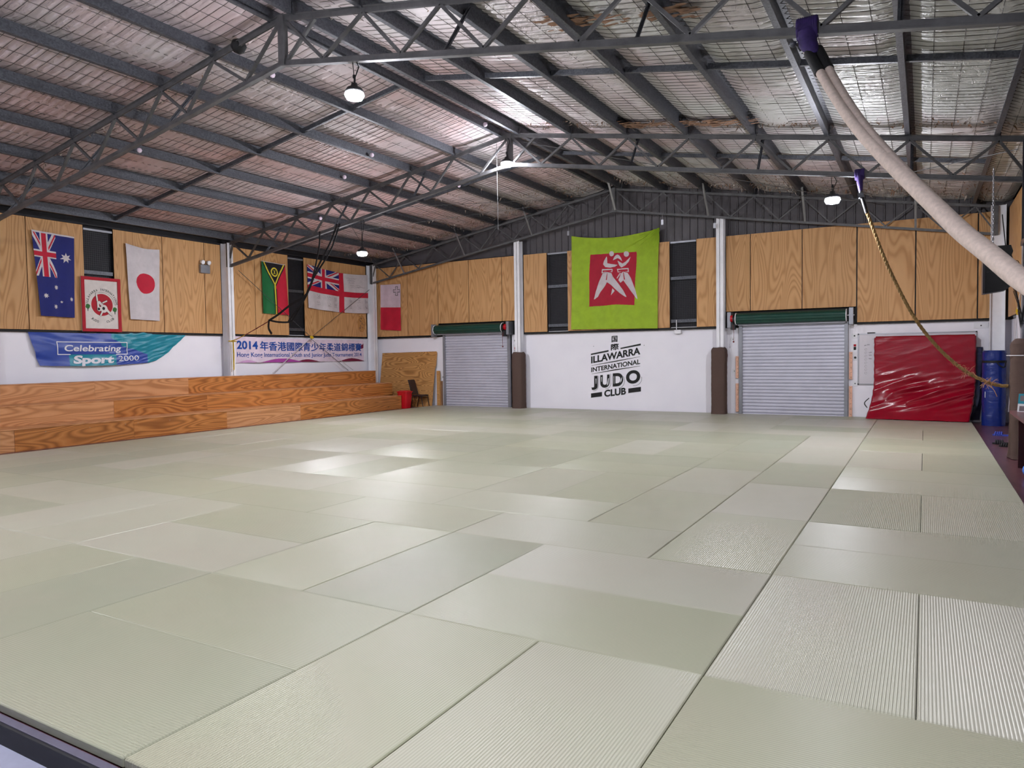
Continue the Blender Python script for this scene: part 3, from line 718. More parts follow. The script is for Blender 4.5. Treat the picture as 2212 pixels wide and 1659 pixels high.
def union(x, y):                            # x 0..2, y 0..1 -> 0 white 1 red 2 blue
    dx, dy = x*30-30, y*30-15
    if abs(dx) < 3 or abs(dy) < 3: return 1
    if abs(dx) < 5 or abs(dy) < 5: return 0
    d1 = (15*dx-30*dy)/33.54; d2 = (15*dx+30*dy)/33.54
    if dx*dy > 0:
        if abs(d1) < 3: return 1 if (-2 < d1 < 0 if dx < 0 else 0 < d1 < 2) else 0
    else:
        if abs(d2) < 3: return 1 if (-2 < d2 < 0 if dx > 0 else 0 < d2 < 2) else 0
    return 2
def star(x, y, cx, cy, R, n=7, r=.46, rot=-pi/2):
    P = []
    for k in range(2*n):
        a = rot+pi*k/n; q = R if k % 2 == 0 else R*r; P.append((cx+q*cos(a), cy+q*sin(a)))
    return inpoly(x, y, P)

# Australian flag hung upright
c = Cloth('left', (5.14, 4.76), (6.1, 4.72), (5.27, 2.8), (6.05, 2.78), .02, folds(1, .02, 5))
def pat(u, v):
    if v < .018: return 0
    if u < .54 and v < .53:
        return union(v/.53*2, u/.54)
    x, y = u*.93, v*1.93
    for cx, cy, R, n in ((.72, .54, .125, 7), (.465, 1.25, .062, 7), (.2, 1.46, .066, 7), (.84, 1.5, .058, 7), (.42, 1.7, .066, 7), (.585, 1.58, .036, 5)):
        if abs(x-cx) < R and abs(y-cy) < R and star(x, y, cx, cy, R, n): return 0
    return 2
tag(c.mesh(140, 260, pat).build('australian_flag', [M['f_white'], M['f_red'], M['f_blue']]), 'dark blue flag with Union Jack corner and white stars hung upright on plywood', 'flag')
# Japanese flag
c = Cloth('left', (7.38, 4.74), (8.32, 4.68), (7.46, 2.8), (8.27, 2.78), .02, folds(4, .022, 4), lambda u, v: (0, -.05*sin(pi*u)*(1-v)))
tag(c.mesh(110, 200, lambda u, v: 1 if ((u-.53)*.9)**2+((v-.49)*1.93)**2 < .27**2 else 0).build('japanese_flag', [M['f_white'], M['f_red']]), 'white flag with a red disc hung upright on plywood', 'flag')
# Vanuatu flag hung upright
c = Cloth('left', (11.72, 4.75), (12.66, 4.72), (11.74, 3.14), (12.78, 3.12), .02, folds(8, .022, 4))
def pat(u, v):
    if v < .012: return 5
    yl = .52; xx = abs(u-.52); cx = .5*(1-v/.5)                   # half width of the black triangle
    if v > .43 and xx < .032: return 3
    if v < .5:
        e = cx-xx
        if e > .10:
            dx, dy = (u-.53)*.95, (v-.18)*1.6; rr = sqrt(dx*dx+dy*dy)
            if .1 < rr < .145: return 3
            if rr < .075 and (abs(dx-dy*.6) < .012 or abs(dx+dy*.6) < .012): return 3
            return 2
        if e > .045: return 3
        if e > 0: return 2
        return 0 if u < .52 else 1
    if xx < .032: return 3
    if xx < .075: return 2
    return 0 if u < .52 else 1
tag(c.mesh(130, 200, pat).build('vanuatu_flag', [M['f_green'], M['f_red'], M['f_black'], M['f_yellow'], M['f_white'], M['f_white']]), 'green and red flag with black triangle and gold Y, hung upright on plywood', 'flag')
# signed white ensign
c = Cloth('left', (13.62, 4.84), (16.58, 4.74), (13.62, 3.4), (16.62, 3.34), .02, folds(12, .025, 7), lambda u, v: (0, -.14*sin(pi*u)*(1-v)*.7 - .05*sin(pi*u)*v))
def pat(u, v):
    if .5 < u < .575 or .47 < v < .6: return 1
    if u < .5 and v < .47: return union(u/.5*2, v/.47)
    return 0
e = c.mesh(220, 120, pat).build('signed_ensign', [M['f_white'], M['f_red'], M['f_blue']])
tag(e, 'white ensign with red cross, Union Jack corner and handwritten signatures on plywood', 'flag')
rnd = random.Random(8); mb = MB()
def scrib(u, v, w, h, n=14):
    pts = [(u+w*i/n, v+h*(rnd.random()-.5)) for i in range(n+1)]; c.ribbon(mb, pts, .006)
for k in range(5): scrib(.615+.02*k, .12+.055*k+rnd.uniform(-.01, .01), rnd.uniform(.1, .2), .035)
scrib(.8, .33, .13, .05)
for u in (.14, .29, .41, .66, .8, .93):
    for v in (.68, .84): scrib(u, v, .05, .09, 8); scrib(u, v+.045, .055, .02, 8)
mb.build('signatures', M['g_grey'], e)
# Maltese flag
c = Cloth('back', (-14.36, 4.38), (-13.43, 4.36), (-14.4, 2.74), (-13.46, 2.68), .02, folds(15, .015, 4))
def pat(u, v):
    if v > .5: return 1
    x, y = abs(u-.8)*.93, abs(v-.145)*1.66
    if (x < .045 + y*.12 and y < .17) or (y < .045+x*.12 and x < .15):
        return 3 if (x < .03 and y < .15) or (y < .03 and x < .13) else 2
    return 0
tag(c.mesh(90, 160, pat).build('maltese_flag', [M['m_pink'], M['f_red'], M['g_grey'], M['m_pink']]), 'white over red flag with a small grey cross hung upright in the far left corner', 'flag')

# ------------------------------------------------------------------ Celebrating Sport banner
def rip(u, v):
    d = u*4.1; a = sin(9*u + 10*v*(1.1-u) + 2)*.02
    return .03 + a*(.4+v) + .02*noise.noise(Vector((u*8-v*2, v*5-u*2, 2))) + .02*noise.noise(Vector((u*16+v*5, v*9, 5)))*(u > .5) + .06*v*sin(pi*u)
def yr(v):
    P = [(0, 9.15), (.25, 8.95), (.47, 8.73), (.66, 8.56), (.82, 8.36), (.93, 8.2), (1, 8.0)]
    for (a0, b0), (a1, b1) in zip(P[:-1], P[1:]):
        if v <= a1+1e-6: return b0+(b1-b0)*(v-a0)/(a1-a0)
    return 8.0
class Blue(Cloth):
    def at(s, u, v, d=0):
        yl = 5.02+.24*v; return s.P(yl+(yr(min(1, max(0, v)))-yl)*u, 2.47-.83*v+.03*v*u*u-.03*sin(pi*u)*v, s.rip(u, v)+d)
    def yz(s, y, z, d=.008):
        v = (2.47-z)/.845; yl = 5.02+.24*v; return s.at((y-yl)/(yr(min(1, max(0, v)))-yl), v, d)
c = Blue('leftwhite', (0, 0), (0, 0), (0, 0), (0, 0), .03, rip)
def pat(u, v):
    y = 5.02+.24*v+(yr(v)-5.02-.24*v)*u
    if 5.93 < y < 7.08 and v > .67: return 1
    b_ = 6.9 + .55*v + 2.2*v*v*v*(v < .75) + (.9 if v >= .75 else 0) + .05*sin(v*25)
    return 1 if y > min(b_, 7.95) else 0
b = c.mesh(220, 70, pat).build('blue_banner', [M['c_blue'], M['c_teal']])
tag(b, 'blue and teal satin banner reading Celebrating Sport 2000, drooping below the plywood', 'banner')
mb = MB()
def bt(body, y0, y1, z0, z1, bold, sl=.03): put_text(mb, body, lambda p, q: c.yz(y0+(y1-y0)*p+sl*q, z0+(z1-z0)*q), bold, 0, .08)
bt('Celebrating', 5.79, 7.2, 1.93, 2.13, .02); bt('Sport', 5.99, 6.98, 1.62, 1.88, .045, .06); bt('2000', 7.13, 7.69, 1.72, 1.86, .0, 0)
mb.build('lettering', M['c_text'], b)
mb = MB()
def bl(pts, w=.02):
    Q = []
    for (y0, z0), (y1, z1) in zip(pts[:-1], pts[1:]):
        n = max(1, int(abs(y1-y0)/.06)+int(abs(z1-z0)/.06)); Q += [(y0+(y1-y0)*i/n, z0+(z1-z0)*i/n) for i in range(n)]
    Q.append(pts[-1]); P = [c.yz(*q, .008) for q in Q]
    for p, q in zip(P[:-1], P[1:]):
        t = (q-p).normalized(); nn = t.cross(Vector((1, 0, 0)))*w/2; mb.add([p-nn-t*w*.3, q-nn+t*w*.3, q+nn+t*w*.3, p+nn-t*w*.3], [(0, 1, 2, 3)])
bl([(5.95, 1.9), (5.66, 1.9), (5.65, 2.2), (7.37, 2.2), (7.38, 1.9), (7.08, 1.9)])
mb.build('text_frame', M['c_text'], b)

# ------------------------------------------------------------------ Hong Kong banner
c = Cloth('leftwhite', (10.63, 2.42), (16.42, 2.36), (10.65, 1.62), (16.42, 1.6), .03, folds(21, .014, 9), lambda u, v: (0, -.03*sin(pi*u)*(1-v)))
def pat(u, v):
    w = .93 - .03*sin(u*9+1)
    if .16 < u < .5 and v > 1.01-.17*sin((u-.16)/.34*pi)**1.4: return 1
    if .42 < u < .62 and v > 1.0-.11*sin((u-.42)/.2*pi)**1.4: return 2
    if u > .76 and v > 1.01-.15*sin((u-.76)/.26*pi)**1.3: return 2
    if u > .95 and abs(v-(.42-(u-.95)*3)) < .05+(u-.95)*1.2: return 2
    if .03 < u < .16 and v > 1.01-.11*sin((u-.03)/.13*pi): return 3
    return 0
b = c.mesh(300, 90, pat).build('tournament_banner', [M['h_pale'], M['h_mag'], M['h_wine'], M['h_lil']])
tag(b, 'pale pink banner with blue Chinese and English judo tournament lettering', 'banner')
mb = MB(); c.text(mb, '2014', .03, .16, .163, .48, .03); c.text(mb, '年香港國際青少年柔道錦標賽', .178, .15, .98, .52, .022)
c.text(mb, 'Hong Kong International Youth and Junior Judo Tournament 2014', .03, .6, .98, .83, .008)
mb.build('lettering', M['h_ink'], b)
mb = MB()
for k in range(11): p = c.at(.06+.088*k, .99, .006); mb.lathe((p.x, p.y, p.z), [(.001, -.004), (.012, -.002), (.012, .002), (.001, .004)], 8)
mb.build('eyelets', M['alu'], b)

# ------------------------------------------------------------------ green judo banner
PG = dict(
 sq=[(415,435),(600,428),(1000,402),(1250,380),(1255,560),(1232,900),(1215,1330),(900,1325),(560,1352),(400,1355),(402,1100),(395,800)],
 w=[[(712,470),(725,520),(728,600),(800,615),(920,632),(870,665),(780,683),(690,670),(650,620),(665,560)],
    [(830,548),(850,490),(880,450),(910,437),(945,455),(975,505),(1003,570),(960,530),(915,505),(870,530)],
    [(912,550),(960,580),(1005,605),(1060,570),(1145,475),(1110,570),(1050,640),(985,680),(945,640)],
    [(628,705),(830,705),(825,765),(740,752),(620,780)], [(905,705),(1110,683),(1117,757),(1010,742),(920,770)],
    [(640,782),(735,760),(805,780),(840,850),(930,960),(1020,1080),(1078,1188),(1060,1192),(960,1130),(880,1060),(800,985),(722,940),(680,1010),(600,1110),(560,1190),(500,1235),(490,1230),(520,1100),(570,940)],
    [(830,1045),(875,1090),(805,1165)],
    [(985,780),(1010,750),(1095,770),(1150,860),(1200,980),(1240,1080),(1278,1225),(1250,1210),(1170,1110),(1090,1000),(1020,905),(970,950),(930,900)],
    [(955,775),(990,780),(915,880),(900,868)]],
 r=[[(645,728),(812,722),(805,752),(640,758)], [(925,722),(1095,702),(1097,742),(930,752)], [(728,765),(732,800),(720,900),(700,898)], [(1015,765),(1025,765),(1052,892),(1030,893)], [(965,785),(975,785),(920,880),(914,878)]])
def rip(u, v):
    a = sin(pi*u)
    top = max(0, 1-v*5)
    return .05 + .03*sin(46*(v-.11*a-.05*u))*math.exp(-v*7)*a + .022*sin(22*u+3*sin(3*v))*v + .03*noise.noise(Vector((u*9, v*1.5, 3)))*(.4+v) + .03*a*(v < 1)*v + .03*sin(30*math.atan2(v+.02, 1.02-u))*max(0, 1-v*1.6)*u*u
c = Cloth('back', (-6.62, 5.45), (-3.77, 5.43), (-6.66, 2.52), (-3.85, 2.47), .01, rip, lambda u, v: (.02*sin(pi*v)*(1-2*u), -.17*sin(pi*u)**.8*(1-v)**4 ))
def pat(u, v):
    zx = 62 + u*1570 - u*v*20; top = 92-150*u+90*sin(pi*u)*.8; bot = 1752-18*u; zy = top+(bot-top)*v
    for P in PG['r']:
        if inpoly(zx, zy, P): return 1
    if ((zx-803)/42)**2+((zy-423)/50)**2 < 1 or ((zx-1067)/45)**2+((zy-427)/52)**2 < 1: return 2
    for P in PG['w']:
        if inpoly(zx, zy, P): return 2
    if inpoly(zx, zy, PG['sq']): return 1
    return 0
b = c.mesh(430, 440, pat).build('green_banner', [M['f_lime'], M['f_lred'], M['f_lwhite']])
tag(b, 'large lime green cloth banner with two white judo figures on a red square', 'banner')

# ------------------------------------------------------------------ framed club sign
def club_sign():
    y0, y1, z0, z1 = 6.22, 7.2, 2.46, 3.80; X = XL+.13
    r = empty('club_sign', (X, (y0+y1)/2, z0), 'red framed white judo club sign with a red disc emblem', 'sign')
    brd = MB().box((X, y0, z0), (X+.025, y1, z1)).build('board', M['s_white'], r)
    m = MB(); w = .075
    for a, b in (((y0, z0), (y1, z0+w)), ((y0, z1-w), (y1, z1)), ((y0, z0+w), (y0+w, z1-w)), ((y1-w, z0+w), (y1, z1-w))): m.box((X+.02, a[0], a[1]), (X+.045, b[0], b[1]))
    m.build('frame', M['s_red'], r)
    # picture coordinates (x right, y down) of the board, 0..1100 by 0..1500
    def P(x, y, d=.03): return Vector((X+d, y0+(x/1090)*(y1-y0), z1-(y/1480)*(z1-z0)))
    cx, cy, R = 560, 745, 300
    def disc(mb, x, y, rx, ry, d, mi=0, n=40): mb.add([P(x+rx*cos(2*pi*k/n), y+ry*sin(2*pi*k/n), d) for k in range(n)]+[P(x, y, d)], [((k+1) % n, k, n) for k in range(n)], mi)
    m = MB(); disc(m, cx, cy, R, R*1.0, .0262); m.build('red_disc', M['s_red'], brd)
    m = MB()
    def arc(text, r0, a0, a1, size, flip=False):
        n = len(text)
        for i, ch in enumerate(text):
            if ch == ' ': continue
            a = a0+(a1-a0)*(i+.5)/n; px, py = cx+r0*cos(a), cy+r0*sin(a)
            ux, uy = (-sin(a), cos(a)) if not flip else (sin(a), -cos(a)); vx, vy = (cos(a), sin(a)) if not flip else (-cos(a), -sin(a))
            w = size*(.75 if ch not in 'I' else .2); h = size
            put_text(m, ch, lambda p, q: P(px+ux*w*(p-.5)+vx*h*q, py+uy*w*(p-.5)+vy*h*q, .0275), .01)
    arc('ILLAWARRA', 385, pi+.02, pi*1.5-.28, 62); arc('INTERNATIONAL', 385, pi*1.5-.12, 2*pi+.02, 62)
    arc('JUDO', 505, pi*.5+.72, pi*.5+.22, 62, True); arc('CLUB', 505, pi*.5-.22, pi*.5-.74, 62, True)
    m.build('lettering', M['ink'], brd)
    for tx, ty in ((165, 800), (915, 860)):
        m = MB(); n = 20; m.add([P(tx+62*cos(2*pi*k/n)*(1+.12*sin(5*k)), ty+62*sin(2*pi*k/n)*(1.05), .0265) for k in range(n)], [tuple(range(n-1, -1, -1))], 0)
        m.add([P(tx-14, ty+55, .027), P(tx+14, ty+55, .027), P(tx+8, ty+130, .027), P(tx-8, ty+130, .027)], [(0, 3, 2, 1)], 1)
        m.build('tree_emblem', [M['s_green'], M['ink']], brd)
    m = MB()
    lay = [0]
    def stroke(pts, w, mi, d):
        Q = [P(x, y, d) for x, y in pts]
        for a, b in zip(Q[:-1], Q[1:]):
            lay[0] += .00025; a = a+Vector((lay[0], 0, 0)); b = b+Vector((lay[0], 0, 0))
            t = (b-a).normalized(); n = t.cross(Vector((1, 0, 0)))*w; m.add([a-n-t*w*.4, b-n+t*w*.4, b+n+t*w*.4, a+n-t*w*.4], [(0, 1, 2, 3)], mi)
    for mi, ex, d in ((1, .006, .029), (0, 0, .033)):
        stroke([(405, 470), (425, 640)], .019+ex, mi, d); stroke([(440, 660), (450, 880)], .024+ex, mi, d)
        stroke([(470, 670), (560, 760), (650, 830)], .03+ex, mi, d); stroke([(570, 690), (690, 630)], .017+ex, mi, d)
        stroke([(640, 800), (700, 900), (800, 1000)], .028+ex, mi, d); stroke([(560, 930), (500, 1040)], .019+ex, mi, d); stroke([(800, 1000), (835, 1040)], .014+ex, mi, d)
        L = lay[0]; disc(m, 470, 860, 58+ex*900, 62+ex*900, d+L+.0003, mi, 24); disc(m, 600, 850, 100+ex*900, 108+ex*900, d+L+.0006, mi, 30); disc(m, 405, 450, 22+ex*900, 26+ex*900, d+L+.0003, mi, 16); lay[0] += .0008
    disc(m, 455, 862, 33, 38, .0415, 2, 20); disc(m, 590, 842, 38, 42, .0415, 2, 20)
    pts = [(cx+345*cos(a), cy+345*sin(a)) for a in [pi*1.5-.35+i*.1 for i in range(20)]]; stroke(pts, .0025, 2, .0275)
    m.build('judo_emblem', [M['s_white'], M['ink'], M['ink']], brd)
club_sign()

# ------------------------------------------------------------------ painted wall logo
def wall_logo():
    y = YB-.004
    ex = Vector(((-4.434+6.071)/1190, 0, 0)); sl = .277/1190*.99
    def P(zx, zy):                          # picture coords of the logo crop -> wall
        X = -6.071 + (zx-185)*ex.x + (zy-500)*(-.0000115); z = 1.732 - (zy-500)*.001316 + (zx-185)*(.283-.001316*240)/1190
        return Vector((X, y, z))
    r = empty('wall_logo', (-5.25, y, 1.3), 'black painted club logo lettering on the white back wall', 'wall lettering')
    def quad(nm, a, b, c_, d_, *q):
        mb = MB().add([P(*a), P(*b), P(*c_), P(*d_)], [(0, 1, 2, 3)])
        if q: mb.add([P(*b), P(*q[0]), P(*q[1]), P(*c_)], [(0, 1, 2, 3)])
        mb.build(nm, M['w_ink'], r)
    quad('bar', (185, 520), (615, 435), (615, 398), (185, 487)); quad('bar', (900, 375), (1372, 285), (1372, 245), (900, 345))
    quad('bar', (185, 1540), (455, 1495), (455, 1390), (185, 1437)); quad('bar', (1085, 1395), (1378, 1348), (1378, 1240), (1085, 1290))
    quad('rule', (200, 772), (780, 672), (780, 648), (200, 766), (1355, 548), (1355, 543))
    quad('rule', (205, 972), (780, 872), (780, 846), (205, 967), (1360, 765), (1360, 758))
    def T(name, body, bl, br, tl, bold):
        p0, pr, pt = P(*bl), P(*br), P(*tl); mb = MB(); put_text(mb, body, affine(p0, pr-p0, pt-p0), bold); mb.build(name, M['w_ink'], r)
    T('lettering', 'ILLAWARRA', (188, 722), (1362, 492), (188, 555), .035)
    T('lettering', 'INTERNATIONAL', (190, 930), (1360, 715), (190, 818), .03)
    T('lettering', 'CLUB', (510, 1512), (1030, 1430), (510, 1345), .04)
    mb = MB()
    for ch, a, b, yb, yt in (('J', 195, 350, 1355, 1010), ('U', 412, 640, 1300, 975), ('D', 715, 965, 1258, 925), ('O', 1030, 1362, 1190, 850)):
        dy = (b-a)*.19; s = dy*.45
        p0, pr, pt = P(a, yb+s*.0), P(b, yb-dy+s*.0+s), P(a, yt+s); put_text(mb, ch, affine(p0, pr-p0, pt-p0), .045)
    mb.build('lettering', M['w_ink'], r)
    mb = MB()
    for ch, a, b, yb, yt in (('J', 218, 373, 1372, 1027), ('U', 435, 663, 1317, 992), ('D', 738, 988, 1275, 942), ('O', 1053, 1385, 1207, 867)): pass
    for k, (x0, yy0, x1, yy1) in enumerate(((372, 1010, 366, 1240), (662, 955, 662, 1200))):
        mb.add([P(x0, yy0)+Vector((0, -.001, 0)), P(x0+8, yy0)+Vector((0, -.001, 0)), P(x1+8, yy1)+Vector((0, -.001, 0)), P(x1, yy1)+Vector((0, -.001, 0))], [(0, 3, 2, 1)])
    def arcl(cx, cy, R, a0, a1, w=7, ry=None):
        ry = ry or R; n = 18
        pts = [(cx+R*cos(a0+(a1-a0)*i/n), cy+ry*sin(a0+(a1-a0)*i/n)) for i in range(n+1)]
        for i in range(n):
            (x0, q0), (x1, q1) = pts[i], pts[i+1]; dx, dy = x1-x0, q1-q0; L = sqrt(dx*dx+dy*dy); nx, ny = -dy/L*w/2, dx/L*w/2
            mb.add([P(x0-nx, q0-ny), P(x1-nx, q1-ny), P(x1+nx, q1+ny), P(x0+nx, q0+ny)], [(0, 1, 2, 3)])
    arcl(1218, 1045, 178, -.2, 1.7, 7, 175); arcl(845, 1110, 150, -.6, 1.5, 7, 178); arcl(550, 1180, 118, 0, 1.7, 7, 135); arcl(255, 1240, 112, 0, 1.7, 7, 130)
    mb.build('outline', M['w_ink'], r)
    # highlight slots in the big letters
    m = MB()
    for a, b, c_, d_ in (((300, 1080), (318, 1076), (316, 1200), (306, 1206)), ((436, 1040), (455, 1036), (452, 1150), (442, 1152)), ((738, 1010), (750, 1008), (752, 1190), (742, 1190)), ((925, 1040), (938, 1030), (925, 1120), (890, 1165)), ((610, 1060), (622, 1060), (610, 1200), (575, 1240))):
        m.add([P(*q)+Vector((0, -.002, 0)) for q in (a, b, c_, d_)], [(0, 3, 2, 1)])
    m.build('highlight', M['white_plain'], r)
    T('lettering', '国', (690, 215), (822, 205), (692, 75), .03); T('lettering', '際', (675, 408), (852, 385), (677, 262), .03)
wall_logo()

# ------------------------------------------------------------------ lamps
def lamp(x, y, z, hz, label, cords=3):
    r = empty('high_bay_lamp', (x, y, z), label, 'lamp', 'high bay lamps')
    MB().lathe((x, y, z), [(.001, .13), (.04, .13), (.05, .09), (.1, .065), (.124, .03), (.126, .0), (.001, .0)], 28).build('housing', M['black_plastic'], r)
    MB().lathe((x, y, z), [(.001, -.002), (.125, -.002), (.132, -.034), (.105, -.083), (.001, -.105)], 16).build('lens', M['lamp'], r)
    m = MB(); m.tube([(x-.02, y, hz), (x-.012, y+.01, (z+hz)/2+.05), (x, y, z+.12)], .006, 6); m.tube([(x+.03, y+.02, hz), (x+.07, y+.02, hz-.08), (x+.02, y, (z+hz)/2), (x+.01, y, z+.12)], .008, 6)
    m.lathe((x, y, z+.2), [(.001, .05), (.02, .04), (.02, 0), (.001, -.01)], 10); m.build('cord', M['black_web'], r)
lamp(-3.76, 3.8, 5.34, 5.76, 'lit lamp hanging from the nearest truss, the closest and brightest one')
lamp(-5.15, 10.33, 6.05, 6.6, 'lit lamp hanging under the ridge at the middle truss')
lamp(1.56, 10.4, 4.47, 4.85, 'lit lamp hanging low on the right beside the purple sling')
lamp(-9.5, 10.4, 4.42, 5.27, 'lit lamp hanging low on the left above the signed ensign')
lamp(1.3, -2.8, 4.7, 5.5, 'lit lamp behind the camera over the right half of the hall')
lamp(-5.1, -2.8, 5.9, 6.7, 'lit lamp behind the camera under the ridge')
lamp(-10.6, -2.8, 4.7, 5.7, 'lit lamp behind the camera over the left half of the hall')

# ------------------------------------------------------------------ slings, hose, rope, speaker
def smooth_path(pts, n=6):
    P = [Vector(p) for p in pts]; out = []
    for i in range(len(P)-1):
        p0, p1, p2, p3 = P[max(i-1, 0)], P[i], P[i+1], P[min(i+2, len(P)-1)]
        for k in range(n):
            t = k/n; out.append(.5*((2*p1)+(-p0+p2)*t+(2*p0-5*p1+4*p2-p3)*t*t+(-p0+3*p1-3*p2+p3)*t**3))
    out.append(P[-1]); return out
def hoses():
    pts = [(2.05,3.8,4.66),(2.28,3.47,4.14),(2.49,3.15,3.71),(2.69,2.82,3.36),(2.9,2.5,3.03),(3.08,2.17,2.75),(3.23,1.85,2.51),(3.37,1.52,2.31),(3.51,1.2,2.11),(3.68,.85,1.93),(3.9,.3,1.72),(4.2,-.3,1.6),(4.7,-.9,1.62)]
    path = smooth_path(pts, 8); r = empty('climbing_strap', (2.05, 3.8, 4.7), 'thick cream canvas strap sweeping from the nearest truss to the right', 'strap')
    n = len(path); m = MB()
    for s in (-1, 1):
        q = []; rad = []
        for i, p in enumerate(path):
            t = i/(n-1); g = .045*max(.1, 1-t*2.6); d = Vector((1, .4, .35)).normalized()
            q.append(p + d*g*s); rad.append(.038+.02*min(1, t*3))
        m.tube(q, rad, 12)
    m.build('strap_body', M['hose'], r)
    for s in (-1, 1):
        d = Vector((1, .4, .35)).normalized(); a = path[1]+d*.043*s; b = path[5]+d*.04*s
        MB().cyl(a, b, .05, n=12).build('black_tape', M['black_web'], r)
    m = MB(); P0 = Vector((2.02, 3.8, 4.84))
    for k in range(9):
        yy = -.0; a = Vector((P0.x-.09+k*.02, 3.8, 4.86))
        loop = [a+Vector((0, .07*cos(t), .09*sin(t))) for t in [2*pi*i/14 for i in range(15)]]
        m.tube(loop, .02, 6, cap=False)
    m.tube([P0+Vector((-.02, -.02, -.02)), P0+Vector((.0, -.02, -.14)), path[2]], [.09, .085, .05], 10)
    o = m.build('purple_sling', M['purple']); tag(o, 'purple fabric sling wrapped round the nearest truss chord holding the cream strap', 'sling', 'purple slings')
    MB().lathe((1.88, 3.78, 4.72), [(.001, .04), (.03, .03), (.035, 0), (.001, -.03)], 10).build('shackle_pin', M['steel'], o)
    # brown rope
    P = [(2.08,10.35,4.28),(2.18,10.35,3.98),(2.36,10.35,3.44),(2.54,10.35,2.98),(2.86,10.35,2.29),(3.21,10.35,1.77),(3.57,10.35,1.4),(3.9,10.35,1.19),(4.1,10.33,1.13),(4.2,10.3,1.13)]
    path = smooth_path(P, 22); r = empty('climbing_rope', (2.05, 10.35, 4.7), 'twisted brown manila climbing rope hanging from the middle truss and tied to the right', 'rope')
    m = MB(); a = Vector((0, 1, 0)); L = 0
    strands = [[], [], []]
    for i, p in enumerate(path):
        t = (path[min(i+1, len(path)-1)]-path[max(i-1, 0)]).normalized(); L += (path[i]-path[i-1]).length if i else 0
        b = t.cross(a).normalized()
        for k in range(3): ang = L*2*pi/.22 + k*2*pi/3; strands[k].append(p+(a*cos(ang)+b*sin(ang))*.014)
    for s in strands: m.tube(s, .017, 7)
    m.build('rope_body', M['rope'], r)
    rnd = random.Random(4); f = MB()
    for cx, cz, n in ((3.64, 1.34, 18), (3.93, 1.17, 44), (3.5, 1.46, 10)):
        for _ in range(n):
            p = Vector((cx+rnd.uniform(-.06, .06), 10.32, cz+rnd.uniform(-.03, .03))); q = p+Vector((rnd.uniform(-.09, .09), rnd.uniform(-.06, 0), rnd.uniform(-.09, .1))); f.tube([p, (p+q)/2+Vector((0, 0, .02)), q], .0025, 4)
    f.tube(smooth_path([(3.92, 10.3, 1.14), (4.0, 10.28, 1.07), (4.05, 10.28, .95)], 4), .005, 5)
    f.build('frayed_fibres', M['rope_fray'], r)
    MB().tube([(2.03, 10.35, 4.46), (2.06, 10.35, 4.36), (2.12, 10.35, 4.14)], .032, 10).build('sleeve', M['black_web'], r)
    MB().box((1.985, 10.31, 4.42), (2.07, 10.39, 4.5)).cyl((2.02, 10.35, 4.4), (2.02, 10.35, 4.56), .03, n=10).build('shackle', M['steel'], r)
    m = MB()
    for k in range(5):
        a = Vector((1.94+k*.03, 10.4, 4.84)); m.tube([a+Vector((0, .07*cos(t), .08*sin(t))) for t in [2*pi*i/12 for i in range(13)]], .022, 6, cap=False)
    m.tube([(2.0, 10.36, 4.8), (2.01, 10.34, 4.66), (2.02, 10.35, 4.54)], [.06, .05, .035], 8)
    tag(m.build('purple_sling', M['purple']), 'small purple sling knotted round the middle truss above the brown rope', 'sling', 'purple slings')
hoses()
def speaker():
    x0, x1, y0, y1, z0, z1 = 3.82, 4.22, 10.05, 10.35, 2.62, 3.37
    r = empty('loudspeaker', (4.0, 10.2, z0), 'black loudspeaker cabinet hanging from a chain by the right wall', 'speaker')
    prof = [(x0+.03, z0), (x1-.1, z0+.04), (x1, z0+.12), (x1, z1-.22), (x1-.02, z1-.16), (x1, z1-.1), (x1-.03, z1), (x0+.03, z1)]
    MB().extr(prof, lambda a, b: (a, y0, b), lambda a, b: (a, y1, b)).build('cabinet', M['black_plastic'], r, recalc=True); cab = r.children[0] if r.children else None; cab = [o for o in bpy.data.objects if o.name.startswith('cabinet')][-1]
    MB().box((x0, y0-.01, z0), (x0+.03, y1+.01, z1)).build('grille', M['screen_frame'], r)
    MB().box((4.0, y0-.004, z0+.34), (x0+.05, y0-.001, z0+.345)).build('seam', M['screen_frame'], cab)
    m = MB(); z = z1; k = 0
    while z < 4.62:
        a = .012; n = 8
        pts = [(3.96+(a*cos(t) if k % 2 else 0), 10.2+(0 if k % 2 else a*cos(t)), z+.02+.026*sin(t)) for t in [2*pi*i/n for i in range(n+1)]]
        m.tube(pts, .006, 5, cap=False); z += .036; k += 1
    m.build('chain', M['alu'], r)
    o = MB().bar((4.13, 10.2, 3.37), (4.08, 10.2, 3.88), .014).build('steel_pin', M['black_plastic'], r)
    rnd = random.Random(6); m = MB()
    for k in range(6):
        e = 4.45; p0 = (4.24, 10.2, 2.9-.05*k); m.tube(smooth_path([p0, (4.28+.02*k, 10.15, 2.6-.09*k), (4.34, 10.12, 2.05+.03*k), (4.4, 10.2, 2.5)], 5), .005, 5)
    for k in range(3): m.tube(smooth_path([(4.22, 10.2, 3.1-.1*k), (4.3, 10.2, 3.12-.1*k), (4.34, 10.22, 2.9-.05*k)], 5), .005, 5)
    tag(m.build('audio_cables', M['black_plastic']), 'tangle of thin black cables beside the loudspeaker', 'cable')
speaker()
# screen at the right picture edge
r = empty('wall_screen', (4.34, 9.8, 3.4), 'dark flat screen at the right picture edge above the pale column', 'screen')
MB().box((4.36, 9.1, 3.42), (4.42, 10.2, 5.0)).build('panel', M['screen'], r); MB().box((4.33, 9.05, 3.36), (4.44, 10.24, 3.43)).box((4.34, 10.2, 3.43), (4.44, 10.24, 5.03)).build('bezel', M['screen_frame'], r)

